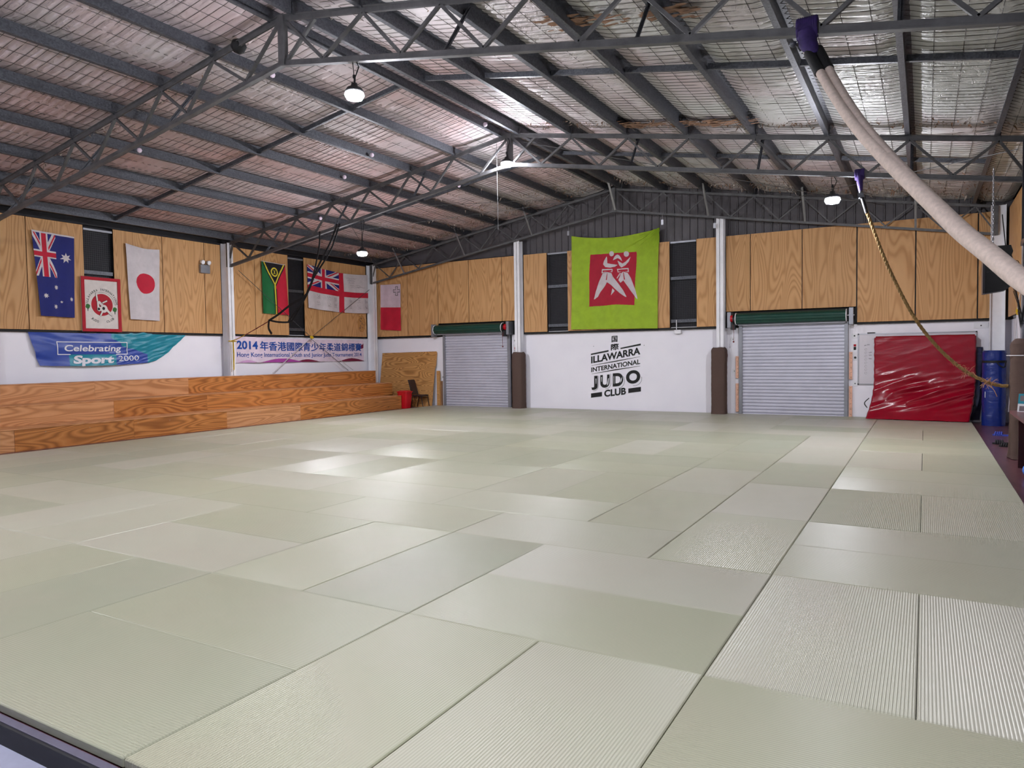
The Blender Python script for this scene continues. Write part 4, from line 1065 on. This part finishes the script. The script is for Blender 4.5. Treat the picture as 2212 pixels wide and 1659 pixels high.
# black rubber bands, cord to the column, in the plane of the middle truss
def bands():
    y = 10.34
    r = empty('hanging_bands', (-10.9, y, 5.0), 'long black rubber bands looped over the middle truss and knotted', 'bands')
    def flat(pts, w): 
        m = MB(); P = smooth_path([(x, yy, z) for x, yy, z in pts], 6)
        for a, b in zip(P[:-1], P[1:]): m.bar(a, b, w, .006, up=(0, 1, 0))
        return m
    m = MB(); a = flat([(-10.9, y, 5.08), (-10.93, y, 4.7), (-11.15, y, 4.0), (-11.45, y, 3.4), (-11.9, y-.02, 2.95), (-12.15, y, 2.75)], .05); a.build('band', M['black_web'], r)
    flat([(-10.25, y-.03, 5.2), (-10.5, y-.03, 4.75), (-11.0, y-.03, 4.1), (-11.4, y-.04, 3.45), (-12.0, y-.03, 3.2), (-12.5, y-.03, 2.95), (-12.86, y-.03, 2.8)], .06).build('band', M['black_web'], r)
    flat([(-10.22, y+.03, 5.22), (-10.55, y+.02, 4.55), (-11.2, y+.02, 3.85), (-11.6, y+.02, 3.25), (-11.9, y+.02, 2.9), (-12.1, y+.02, 2.74), (-12.5, y, 2.74), (-12.86, y, 2.8)], .05).build('band', M['black_web'], r)
    flat([(-12.86, y-.03, 2.82), (-12.9, y-.03, 2.65), (-12.88, y-.03, 2.55), (-12.78, y-.03, 2.42)], .07).build('band_tail', M['black_web'], r)
    c = MB().tube(smooth_path([(-12.86, y, 2.8), (-13.4, y, 2.6), (-13.9, y, 2.42)], 6), .012, 6, 0); c.tube(smooth_path([(-13.9, y, 2.42), (-14.3, y, 2.3), (-14.54, y, 2.26)], 6), .012, 6, 1)
    c.tube([(-14.54, y-.06, 2.26), (-14.49, y-.04, 2.26), (-14.48, y+.1, 2.26), (-14.5, y+.19, 2.25)], .016, 6, 1)
    c.tube(smooth_path([(-14.42, y, 2.26), (-14.4, y, 1.9), (-14.42, y, 1.42)], 5), .016, 6, 1)
    c.build('tie_cord', [M['redcord'], M['yellow']], r)
bands()
def wall_brace():
    X = -14.62
    r = empty('wall_brace', (X, 13.6, 2.4), 'crossed thin steel wall braces tied with yellow cord over the tournament banner', 'brace')
    def T(p, q, rad=.011, mt='cord_white', nm='rod'): MB().tube([p, q], rad, 6).build(nm, M[mt], r)
    kn = Vector((X, 13.62, 2.42))
    T((-14.6, 10.75, 4.35), kn, .008, 'steel'); T(kn, (X, 15.6, 1.28)); T(kn+Vector((0, -.06, -.02)), (X, 15.35, 1.28), .008, 'steel')
    T(kn, (X, 11.95, 1.28), .013); T(kn, (X, 16.55, 4.2), .008, 'steel')
    m = MB(); rnd = random.Random(9)
    for k in range(16): a = rnd.uniform(0, 2*pi); m.tube([kn+Vector((.02, .07*cos(a), .05*sin(a))), kn+Vector((.04, .02*rnd.uniform(-1, 1), .02)), kn+Vector((.02, -.08*cos(a+.4), -.05*sin(a)))], .012, 5)
    m.build('yellow_tie', M['yellow'], r)
wall_brace()
r = empty('wall_brace', (4.6, 13, 2.4), 'crossed pale cords tied in yellow low on the right wall', 'brace')
for p, q in (((4.68, 14.4, 2.5), (4.68, 12.4, .0)), ((4.68, 14.4, 2.5), (4.68, 15.9, .3)), ((4.68, 14.4, 2.5), (4.66, 11.2, 4.6))): MB().tube([p, q], .012, 6).build('rod', M['cord_white'], r)
m = MB()
for k in range(10): m.tube([(4.68, 14.4+.08*cos(k), 2.5+.07*sin(k*2.1)), (4.66, 14.4, 2.5), (4.68, 14.4-.08*sin(k), 2.5+.08*cos(k*1.7))], .012, 5)
m.build('yellow_tie', M['yellow'], r)
# thin roof bracing rods and wires
def wirething(name, pts, rad, label, mt='truss'): tag(MB().tube(pts, rad, 6).build(name, M[mt]), label, 'wire', 'thin roof bracing rods')
wirething('bracing_rod', [(-4.8, 10.5, 6.5), (2.1, 16.6, 5.35)], .008, 'thin bracing rod from the ridge lamp down the far right roof slope')
wirething('bracing_rod', [(-.4, 16.6, 5.75), (4.3, 10.5, 4.95)], .008, 'thin bracing rod crossing the far right slope towards the loudspeaker')
wirething('bracing_rod', [(-10.3, 10.5, 5.65), (-14.4, 16.6, 5.1)], .008, 'thin bracing rod low on the far left slope ending in the corner')
wirething('bracing_rod', [(-5.4, 16.6, 6.45), (-9.95, 10.6, 5.6)], .006, 'thin bracing rod high on the far left slope')
wirething('hanging_wire', [(-5.45, 10.4, 6.55), (-5.45, 10.42, 4.6)], .005, 'thin straight wire hanging beside the ridge lamp')
wirething('hanging_wire', [(-11.0, 12.0, 5.35), (-5.2, 14.6, 6.0)], .005, 'thin wire strung level across the far left slope')

# ------------------------------------------------------------------ column padding
def padding(x, y, z1, rx, ry, seed, label, flare=.05, lump=0):
    m = MB(); n = 36; rows = 46
    def f(u, v):
        a = 2*pi*u; z = -.04+(z1+.04)*v
        sq = 1/max(abs(cos(a)), abs(sin(a)))**.55
        k = sq*(1+.02*sin(z*40+3*sin(a*2+seed))*.6+.03*noise.noise(Vector((cos(a)*2, sin(a)*2, z*3+seed)))) + flare*max(0, 1-z/.25)**2*(1+.5*sin(a*5))
        if v > .97: k *= 1-(v-.97)*7
        if lump: k += lump*max(0, cos(a+.3))*max(0, 1-abs(z-(z1-.22))/.2)
        return (x+rx*k*cos(a), y+ry*k*sin(a), z + (.012*sin(3*a+seed) if v > .9 else 0))
    m.grid(n, rows, f); m.add([f(i/n, 1) for i in range(n)], [tuple(range(n))], 0, True)
    o = m.build('column_padding', M['brown_fabric'], recalc=True); return tag(o, label, 'padding', 'brown fabric column padding')
padding(-8.51, 16.76, 1.83, .2, .2, 1, 'brown fabric padding wrapped round the column right of the smaller roller door')
padding(-2.02, 16.76, 1.87, .21, .2, 5, 'brown fabric padding wrapped round the column left of the wider roller door', .02, .12)
padding(4.5, 10.35, 1.88, .28, .26, 9, 'brown fabric padding with a pale cord at the right picture edge by the desk', .04)
tag(MB().tube([(4.5+.29*cos(a)*1.12, 10.35+.27*sin(a)*1.12, 1.62) for a in [2*pi*k/24 for k in range(25)]], .008, 6).build('pale_cord', M['cord_white']), 'thin pale cord tied round the top of the right brown padding', 'cord')

# ------------------------------------------------------------------ far left corner: loose board, offcut, bin, chair
m = MB(); P = lambda s, z, d=0: (s, 17.03-.32*(1-z/1.95)-d, z)
pts = [(-14.52, -.05), (-11.98, -.05), (-11.98, .5), (-11.94, .62), (-11.94, 1.84), (-11.98, 1.92), (-13.2, 1.9), (-14.54, 1.88)]
pts = [(-14.42, -.05), (-12.0, -.05), (-12.0, 1.3), (-11.96, 1.4), (-11.96, 1.86), (-12.0, 1.91), (-14.44, 1.88)]
m.add([P(a, b) for a, b in pts]+[P(a, b, .018) for a, b in pts], [tuple(range(7)), tuple(range(13, 6, -1))]+[(i, 7+i, 7+(i+1) % 7, (i+1) % 7) for i in range(7)])
o = m.build('loose_plywood_sheet', M['ply_lean'], recalc=True); tag(o, 'big loose plywood sheet leaning on the back wall left of the smaller roller door', 'plywood sheet')
m = MB().box((-11.95, 16.96, .002), (-11.76, 17.04, .86)); tag(m.build('timber_plank', M['timber']), 'short stained timber plank standing against the wall beside the smaller roller door', 'plank', 'planks by the roller door')
m = MB().box((-11.93, 16.91, .002), (-11.80, 16.955, 1.22)); tag(m.build('timber_plank', M['ply_lean']), 'taller pale timber plank standing beside the stained one', 'plank', 'planks by the roller door')
r = empty('red_bin', (-12.64, 15.99, -.05), 'red plastic lidded bin in the corner beside the brown chair', 'bin')
def rbox(m, cx, cy, z0, z1, w0, w1, n=20):
    def ring(w, z): return [(cx+w*abs(cos(a))**.4*(1 if cos(a) > 0 else -1), cy+w*.9*abs(sin(a))**.4*(1 if sin(a) > 0 else -1), z) for a in [2*pi*k/n for k in range(n)]]
    m.add(ring(w0, z0)+ring(w1, z1), [tuple(range(n-1, -1, -1)), tuple(range(n, 2*n))]+[(k, (k+1) % n, n+(k+1) % n, n+k) for k in range(n)])
m = MB(); rbox(m, -12.64, 15.99, -.05, .5, .17, .215); m.build('body', M['red_plastic'], r)
m = MB(); rbox(m, -12.64, 15.99, .5, .535, .235, .24); rbox(m, -12.64, 15.99, .535, .565, .21, .15); m.box((-12.91, 15.94, .505), (-12.85, 16.04, .53)); m.build('lid', M['red_plastic'], r)
def chair():
    r = empty('stacking_chair', (-12.3, 16.4, -.05), 'dark brown padded stacking chair facing right beside the red bin', 'chair')
    x0, x1, y0, y1, zs = -12.52, -12.1, 16.24, 16.62, .37
    MB().bevbox((x0+.02, y0, zs-.03), (x1+.02, y1, zs+.035), .02).build('seat', M['chair_fab'], r)
    def bk(u, v): z = .42+.5*v; return (x0-.02-.14*v+.012*sin(pi*v), y0+.02+(y1-y0-.04)*u, z)
    m = MB(); m.grid(10, 8, bk); m.grid(10, 8, lambda u, v: (bk(1-u, v)[0]-.035, bk(1-u, v)[1], bk(1-u, v)[2]))
    for e in (0, 1): m.add([bk(e, i/8) for i in range(9)]+[(bk(e, i/8)[0]-.035, bk(e, i/8)[1], bk(e, i/8)[2]) for i in range(9)], [(i, i+1, 10+i, 9+i) for i in range(8)])
    m.add([bk(i/10, 1) for i in range(11)]+[(bk(i/10, 1)[0]-.035, bk(i/10, 1)[1], bk(i/10, 1)[2]) for i in range(11)], [(i, i+1, 12+i, 11+i) for i in range(10)])
    m.build('backrest', M['chair_fab'], r)
    for y in (y0+.01, y1-.01):
        MB().tube(smooth_path([(x0-.06, y, -.04), (x0-.0, y, .2), (x0+.02, y, .34), (x0+.2, y, .35)], 4), .013, 8).build('leg', M['chair_leg'], r)
        MB().tube(smooth_path([(x1+.06, y, -.04), (x1+.0, y, .2), (x1-.02, y, .34), (x1-.2, y, .35)], 4), .013, 8).build('leg', M['chair_leg'], r)
        MB().tube([(x0+.0, y, .34), (x0-.02, y, .45), (x0-.16, y, .9)], .012, 8).build('back_post', M['chair_leg'], r)
    MB().bar((x0, y0, .3), (x1, y0, .3), .018).bar((x0, y1, .3), (x1, y1, .3), .018).build('side_rail', M['chair_leg'], r)
chair()

# ------------------------------------------------------------------ right end: whiteboard, crash mat, rolls
r = empty('whiteboard', (2.8, 17.03, .85), 'aluminium framed whiteboard with faint writing behind the red crash mat', 'whiteboard')
wbf = MB().box((1.53, 17.03, .87), (4.09, 17.048, 2.14)).build('face', M['whiteboard'], r)
m = MB()
for a, b in (((1.5, .84), (4.12, .87)), ((1.5, 2.14), (4.12, 2.17)), ((1.5, .84), (1.53, 2.17)), ((4.09, .84), (4.12, 2.17))): m.box((a[0], 17.02, a[1]), (b[0], 17.049, b[1]))
m.build('frame', M['alu'], r)
mb = MB(); rnd = random.Random(14)
def wscr(x, z, w, h, n=10, t=.006):
    P = [Vector((x+w*i/n, 17.027, z+h*(rnd.random()-.5))) for i in range(n+1)]
    for a, b in zip(P[:-1], P[1:]): mb.bar(a, b, t, .002, up=(0, 1, 0))
for x, z, w in ((1.66, 1.86, .0), (1.72, 1.88, .06), (1.76, 1.68, .07), (1.76, 1.61, .07), (1.76, 1.52, .07), (1.68, 1.87, .02)): wscr(x, z, w or .01, .03)
for k in range(8): z = 1.76-.088*k; P = [Vector((1.69+.03*cos(a), 17.027, z+.025*sin(a))) for a in [2*pi*i/7 for i in range(7)]]; [mb.bar(a, b, .004, .002, up=(0, 1, 0)) for a, b in zip(P[:-1], P[1:])]
for p, q in (((1.84, 2.02), (1.95, 2.04)), ((1.9, 2.02), (1.87, 1.9))): mb.bar((p[0], 17.027, p[1]), (q[0], 17.027, q[1]), .005, .002, up=(0, 1, 0))
mb.build('writing', M['g_grey'], wbf)
tag(MB().cyl((1.72, 17.02, 2.185), (1.9, 17.02, 2.185), .012, n=8).build('marker_pen', M['black_plastic']), 'black marker pen lying on top of the whiteboard frame', 'marker')

def crash_mat():
    r = empty('crash_mat', (2.9, 16.4, 0), 'thick glossy red crash mat slumped upright against the back wall', 'crash mat')
    th = .14
    def front(u, v):                        # u left->right, v bottom->top
        z = 2.04*v
        bend = (1-min(1, v/.5))**2
        x = 1.93+2.13*u - .17*bend*(1-.1*u) ; y = 16.72-.36*bend - .16*u*bend - .05*v*(1-v)*4*0
        rg = .55-abs(noise.noise(Vector((u*1.1+v*1.2, v*8-u*2.6, 2))))*2.2 + (.3-abs(noise.noise(Vector((u*2+v*2, v*15-u*5, 5))))*1.4)*.5
        amp = .05*math.exp(-((v-.3)/.19)**2) + .002
        y -= amp*rg*1.6 + .012*math.exp(-((v-.55+.12*u)/.03)**2) + .02*math.exp(-((v-.47+.1*u)/.03)**2)*0
        x += (.004*sin(v*70) if u in (0, 1) else 0)
        return Vector((x, y, z+.015+.01*noise.noise(Vector((u*5, 1, 1)))))
    nu, nv = 90, 110; F = [[front(i/nu, j/nv) for i in range(nu+1)] for j in range(nv+1)]
    m = MB(); off = Vector((0, th, 0))
    for j in range(nv+1):
        for i in range(nu+1): m.v.append(tuple(F[j][i]))
    for j in range(nv):
        for i in range(nu): a = j*(nu+1)+i; m.f.append((a, a+1, a+nu+2, a+nu+1)); m.m.append(0); m.sm.append(True)
    def band(edge, outward):
        n = len(edge); rows = []
        for k in range(6):
            t = k/5; bul = sin(pi*t)**.5*.035; rows.append([e+off*t+outward*bul for e in edge])
        vs = [v for rw in rows for v in rw]; m.add(vs, [(k*n+i, k*n+i+1, (k+1)*n+i+1, (k+1)*n+i) for k in range(5) for i in range(n-1)], 0, True)
    band(F[nv], Vector((0, 0, 1))); band([F[j][nu] for j in range(nv+1)], Vector((1, 0, 0))); band([F[j][0] for j in range(nv+1)], Vector((-1, 0, 0))); band(F[0], Vector((0, 0, -.0)))
    m.grid(10, 20, lambda u, v: F[int(v*nv)][int((1-u)*nu)]+off)
    m.build('mat_cover', M['red_vinyl'], r, recalc=True); cov = [o for o in bpy.data.objects if o.parent == r][0]
    MB().tube(smooth_path([(1.8, 16.55, .52), (1.7, 16.5, .4), (1.76, 16.5, .28)], 5), .012, 6).build('handle', M['black_web'], cov)
    MB().box((2.75, 16.86, 2.065), (3.0, 16.93, 2.085)).build('handle', M['black_web'], cov)
crash_mat()
def back_mat():
    r = empty('crash_mat', (4.1, 16.75, 0), 'dark navy crash mat standing behind the red one', 'crash mat')
    m = MB()
    def f(u, v): z = 1.78*v; b = (1-min(1, v/.45))**2; return (2.4+1.84*u-.05*b, 17.01-.0*b-.02*noise.noise(Vector((u*4, v*6, 1))) - .30*b*0, z+.0)
    m.grid(14, 16, f)
    prof = [(4.06, -.0), (4.02, .0)]
    def side(u, v): z = 1.76*v; b = (1-min(1, v/.5))**2; return (4.20-.26*b+.02*sin(9*v), 17.01-.15*u-.3*u*b, z+.006*(1-v))
    m.grid(6, 24, side)
    def front(u, v): x, y, z = side(1, v); return (2.6+(x-2.6)*u, y+.0, z)
    m.grid(4, 24, front)
    def top(u, v): x, y, z = side(v, 1); return (2.6+(x-2.6)*u, y, z)
    m.grid(4, 4, top)
    m.build('mat_cover', M['navy_vinyl'], r, recalc=True)
back_mat()
def blue_roll():
    r = empty('rolled_mat', (4.42, 16.25, 0), 'upright rolled blue vinyl mat with a black strap in the far right corner', 'rolled mat')
    m = MB(); n = 40
    def f(u, v):
        a = 2*pi*u; z = -.05+1.72*v; k = 1+.03*noise.noise(Vector((cos(a)*2, sin(a)*2, z*5)))+.015*noise.noise(Vector((a*3, z*14, 2)))
        if abs(v-.86) < .02: k -= .04
        return (4.42+.235*k*cos(a), 16.25+.235*k*sin(a), z + (.02*sin(3*a) if v > .99 else 0))
    m.grid(n, 60, f); m.add([f(i/n, 1) for i in range(n)], [tuple(range(n))], 0)
    for k in range(3):
        rr = .2-.055*k; m.tube([(4.42+rr*cos(a), 16.25+rr*sin(a), 1.68) for a in [2*pi*i/24 for i in range(25)]], .014, 6, cap=False)
    roll = m.build('roll', M['blue_vinyl'], r, recalc=True)
    m = MB().grid(n, 1, lambda u, v: (4.42+.242*cos(2*pi*u), 16.25+.242*sin(2*pi*u), 1.41+.05*v)); 
    m.tube(smooth_path([(4.45, 15.99, 1.42), (4.53, 15.98, 1.33), (4.6, 16.0, 1.31), (4.63, 16.07, 1.42)], 5), .014, 6); m.build('strap', M['black_web'], r)
    MB().box((4.235, 16.08, .6), (4.245, 16.1, .74)).build('tag', M['white_plain'], roll)
blue_roll()

# ------------------------------------------------------------------ desk and bits on the right
r = empty('desk', (4.4, 8.6, -.05), 'dark mahogany desk at the right picture edge', 'desk')
m = MB(); pts = [(4.16, 9.55), (4.16, 7.2), (4.78, 7.2), (4.78, 9.62), (4.4, 9.64)]
m.extr(pts, lambda a, b: (a, b, .74), lambda a, b: (a, b, .785)); m.build('top', M['desk_top'], r, recalc=True)
MB().box((4.24, 9.2, -.048), (4.72, 9.23, .738)).build('end_panel', M['desk'], r); MB().box((4.70, 7.25, -.048), (4.73, 9.2, .738)).build('back_panel', M['desk'], r); MB().box((4.24, 7.25, -.048), (4.69, 7.28, .738)).build('end_panel', M['desk'], r)
r = empty('poster_stand', (4.3, 9.3, .785), 'small blue and white tilted picture card standing on the desk', 'picture card')
def card(d, x0, x1, y0, y1, z0, z1, mt, nm): MB().box((4.27-d, y0, z0), (4.275-d, y1, z1)).build(nm, M[mt], r)
m = MB(); A = Vector((4.22, 9.2, .79)); ex = Vector((.22, -.1, 0)); ez = Vector((.02, .0, .27)); nn = Vector((-.1, -.22, 0)).normalized()*.004
def cq(m, a0, b0, a1, b1, d, mi=0): m.add([A+ex*a+ez*b+nn*d for a, b in ((a0, b0), (a1, b0), (a1, b1), (a0, b1))], [(0, 1, 2, 3)], mi)
for d in (-1.5, 0): cq(m, 0, 0, 1, 1, d)
cq(m, .0, .45, 1, 1, .3, 1); cq(m, .1, .6, .9, .9, .6, 2); cq(m, .1, .05, .5, .33, .6, 2); cq(m, .55, .05, .9, .4, .6, 3); m.build('card', [M['white_plain'], M['c_teal'], M['g_grey'], M['f_red']], r)
r = empty('foam_roller', (4.33, 7.9, -.05), 'light blue foam roller lying on the floor under the desk', 'foam roller')
MB().cyl((4.3, 8.3, .05), (4.42, 7.75, .05), .1, n=28).build('foam', M['roller_blue'], r); 
def sandal(name, x, y, rot, mt, label, L=.28):
    r = empty(name, (x, y, -.05), label, 'shoe'); c_, s_ = cos(rot), sin(rot)
    def T(a, b, z): return (x+a*c_-b*s_, y+a*s_+b*c_, z)
    n = 20; ring = [(L/2*cos(t), (.045+.012*cos(t))*sin(t)) for t in [2*pi*k/n for k in range(n)]]
    MB().extr(ring, lambda a, b: T(a, b, -.05), lambda a, b: T(a, b, -.022)).build('sole', M[mt], r)
    m = MB()
    for q in range(4):
        a0 = -.02+q*.035; m.tube([T(a0, .05*cos(t), -.03+.055*sin(t)) for t in [pi*k/8 for k in range(9)]], .014, 6)
    m.build('strap', M[mt], r); return r
sandal('sandal', 4.38, 13.9, 2.9, 'shoe_blue', 'bright blue sandal on the red floor behind the brown padding')
sandal('sandal', 4.27, 12.3, 3.0, 'black_web', 'black strappy sandal on the red floor, nearer the mat edge')
sandal('sandal', 4.34, 11.9, 2.8, 'black_web', 'black strappy sandal on the red floor, nearer the brown padding')

# ------------------------------------------------------------------ small wall things
r = empty('emergency_light', (XL+.12, 9.72, 4.25), 'grey twin spot emergency light on the left plywood wall', 'emergency light')
MB().bevbox((XL+.10, 9.56, 4.18), (XL+.2, 9.86, 4.42), .01).build('box', M['guide'], r)
for y in (9.62, 9.82): MB().cyl((XL+.14, y, 4.5), (XL+.22, y, 4.48), .05, .06, n=16, mi=0).build('spot_head', M['white_plain'], r).name; MB().bar((XL+.14, y, 4.42), (XL+.14, y, 4.47), .02).build('bracket', M['guide'], r)
r = empty('oval_plaque', (XL+.12, 16.25, 2.98), 'oval carved wooden plaque under the signed ensign', 'plaque')
MB().extr([(.19*cos(t), .31*sin(t)) for t in [2*pi*k/32 for k in range(32)]], lambda a, b: (XL+.104, 16.28+a, 2.96+b), lambda a, b: (XL+.125, 16.28+a, 2.96+b)).build('board', M['ply_lean'], r, recalc=True)
opl = [o for o in bpy.data.objects if o.parent == r][0]
m = MB(); rnd = random.Random(31)
for k in range(14): y, z = 16.28+rnd.uniform(-.12, .12), 2.96+rnd.uniform(-.2, .2); m.box((XL+.126, y-.03, z-.015), (XL+.128, y+.03, z+.015))
m.build('carving', M['kraft'], opl)
def wallplate(x, z, w, h, label, name='wall_plate', dot=True, mt='white_plain'):
    m = MB().bevbox((x-w/2, YB-.012, z-h/2), (x+w/2, YB, z+h/2), .003)
    if dot: m.cyl((x, YB-.016, z), (x, YB-.011, z), .025 if dot is True else dot, n=14, mi=1)
    tag(m.build(name, [M[mt], M['black_plastic']]), label, 'wall plate', 'small plates beside the roller doors')
wallplate(-8.8, 2.22, .1, .12, 'white plate at the top right of the smaller roller door')
m = MB().box((-8.88, YB-.006, 1.78), (-8.7, YB, 2.1)); m.box((-8.83, YB-.008, 1.93), (-8.75, YB-.006, 2.0), 1); m.box((-8.83, YB-.008, 1.87), (-8.75, YB-.006, 1.91), 2)
tag(m.build('notice', [M['white_plain'], M['s_red'], M['g_grey']]), 'white notice with red mark beside the smaller roller door', 'notice')
wallplate(-8.86, 1.66, .08, .1, 'white push button plate below the notice by the smaller roller door', dot=.028)
wallplate(-8.86, .98, .09, .09, 'lower white plate between the smaller roller door and brown padding', dot=.015)
wallplate(-11.75, 1.0, .09, .09, 'lower white plate left of the smaller roller door', dot=.015)
wallplate(1.42, 2.12, .14, .12, 'white plate at the top right of the wider roller door', dot=.02)
m = MB().box((1.37, YB-.006, 1.62), (1.49, YB, 1.98)); m.box((1.4, YB-.008, 1.84), (1.46, YB-.006, 1.9), 1); m.box((1.4, YB-.008, 1.75), (1.46, YB-.006, 1.83), 2)
tag(m.build('notice', [M['white_plain'], M['s_red'], M['ink']]), 'white notice with red and black marks beside the wider roller door', 'notice')
wallplate(1.44, 1.55, .1, .15, 'white push button plate between the wider roller door and whiteboard', dot=.03)
wallplate(1.44, .87, .12, .14, 'lower white socket plate between the wider roller door and whiteboard', dot=.015)
wallplate(-1.66, 1.2, .12, .12, 'white socket plate left of the wider roller door', dot=.012)
wallplate(-1.7, 2.1, .12, .12, 'white plate at the top left of the wider roller door', dot=.012)
wallplate(4.2, 2.3, .3, .14, 'white plate high in the far right corner', dot=.015)
r = empty('junction_box', (-3.3, 17.0, 2.36), 'small white box with a conduit under the right mesh window', 'junction box')
MB().bevbox((-3.37, 16.93, 2.3), (-3.17, YB-.002, 2.41), .005).build('box', M['white_plain'], r); MB().tube([(-3.3, 16.94, 2.42), (-3.3, 16.94, 2.7)], .012, 8).build('conduit', M['white_plain'], r)
for x, y, z, t in ((-6.6, 16.6, 5.72, 'left of the ridge'), (-3.6, 16.6, 5.75, 'right of the ridge'), (-2.1, 16.6, 5.5, 'farther right of the ridge')):
    m = MB().tube([(x, y, z), (x+.01, y, z-.18)], .006, 6); m.box((x-.03, y-.02, z-.3), (x+.04, y+.02, z-.16))
    tag(m.build('hanging_tag', M['alu']), 'small metal tag hanging from the farthest truss ' + t, 'tag', 'tags on the farthest truss')
m = MB()
for k in range(2): m.cyl((-5.98+1.65*k, YB-.004, 1.98), (-5.98+1.65*k, YB, 1.98), .012, n=8)
tag(m.build('plugged_screw_holes', M['g_grey']), 'pair of plugged screw holes either side of the wall logo', 'screw holes')
m = MB().lathe((-6.1, 3.85, 6.5), [(.001, -.12), (.08, -.08), (.12, 0), (.09, .08), (.001, .12)], 14); tag(m.build('nest_bundle', M['black_web']), 'dark tangled bundle wedged by the top of the nearest truss', 'bundle')
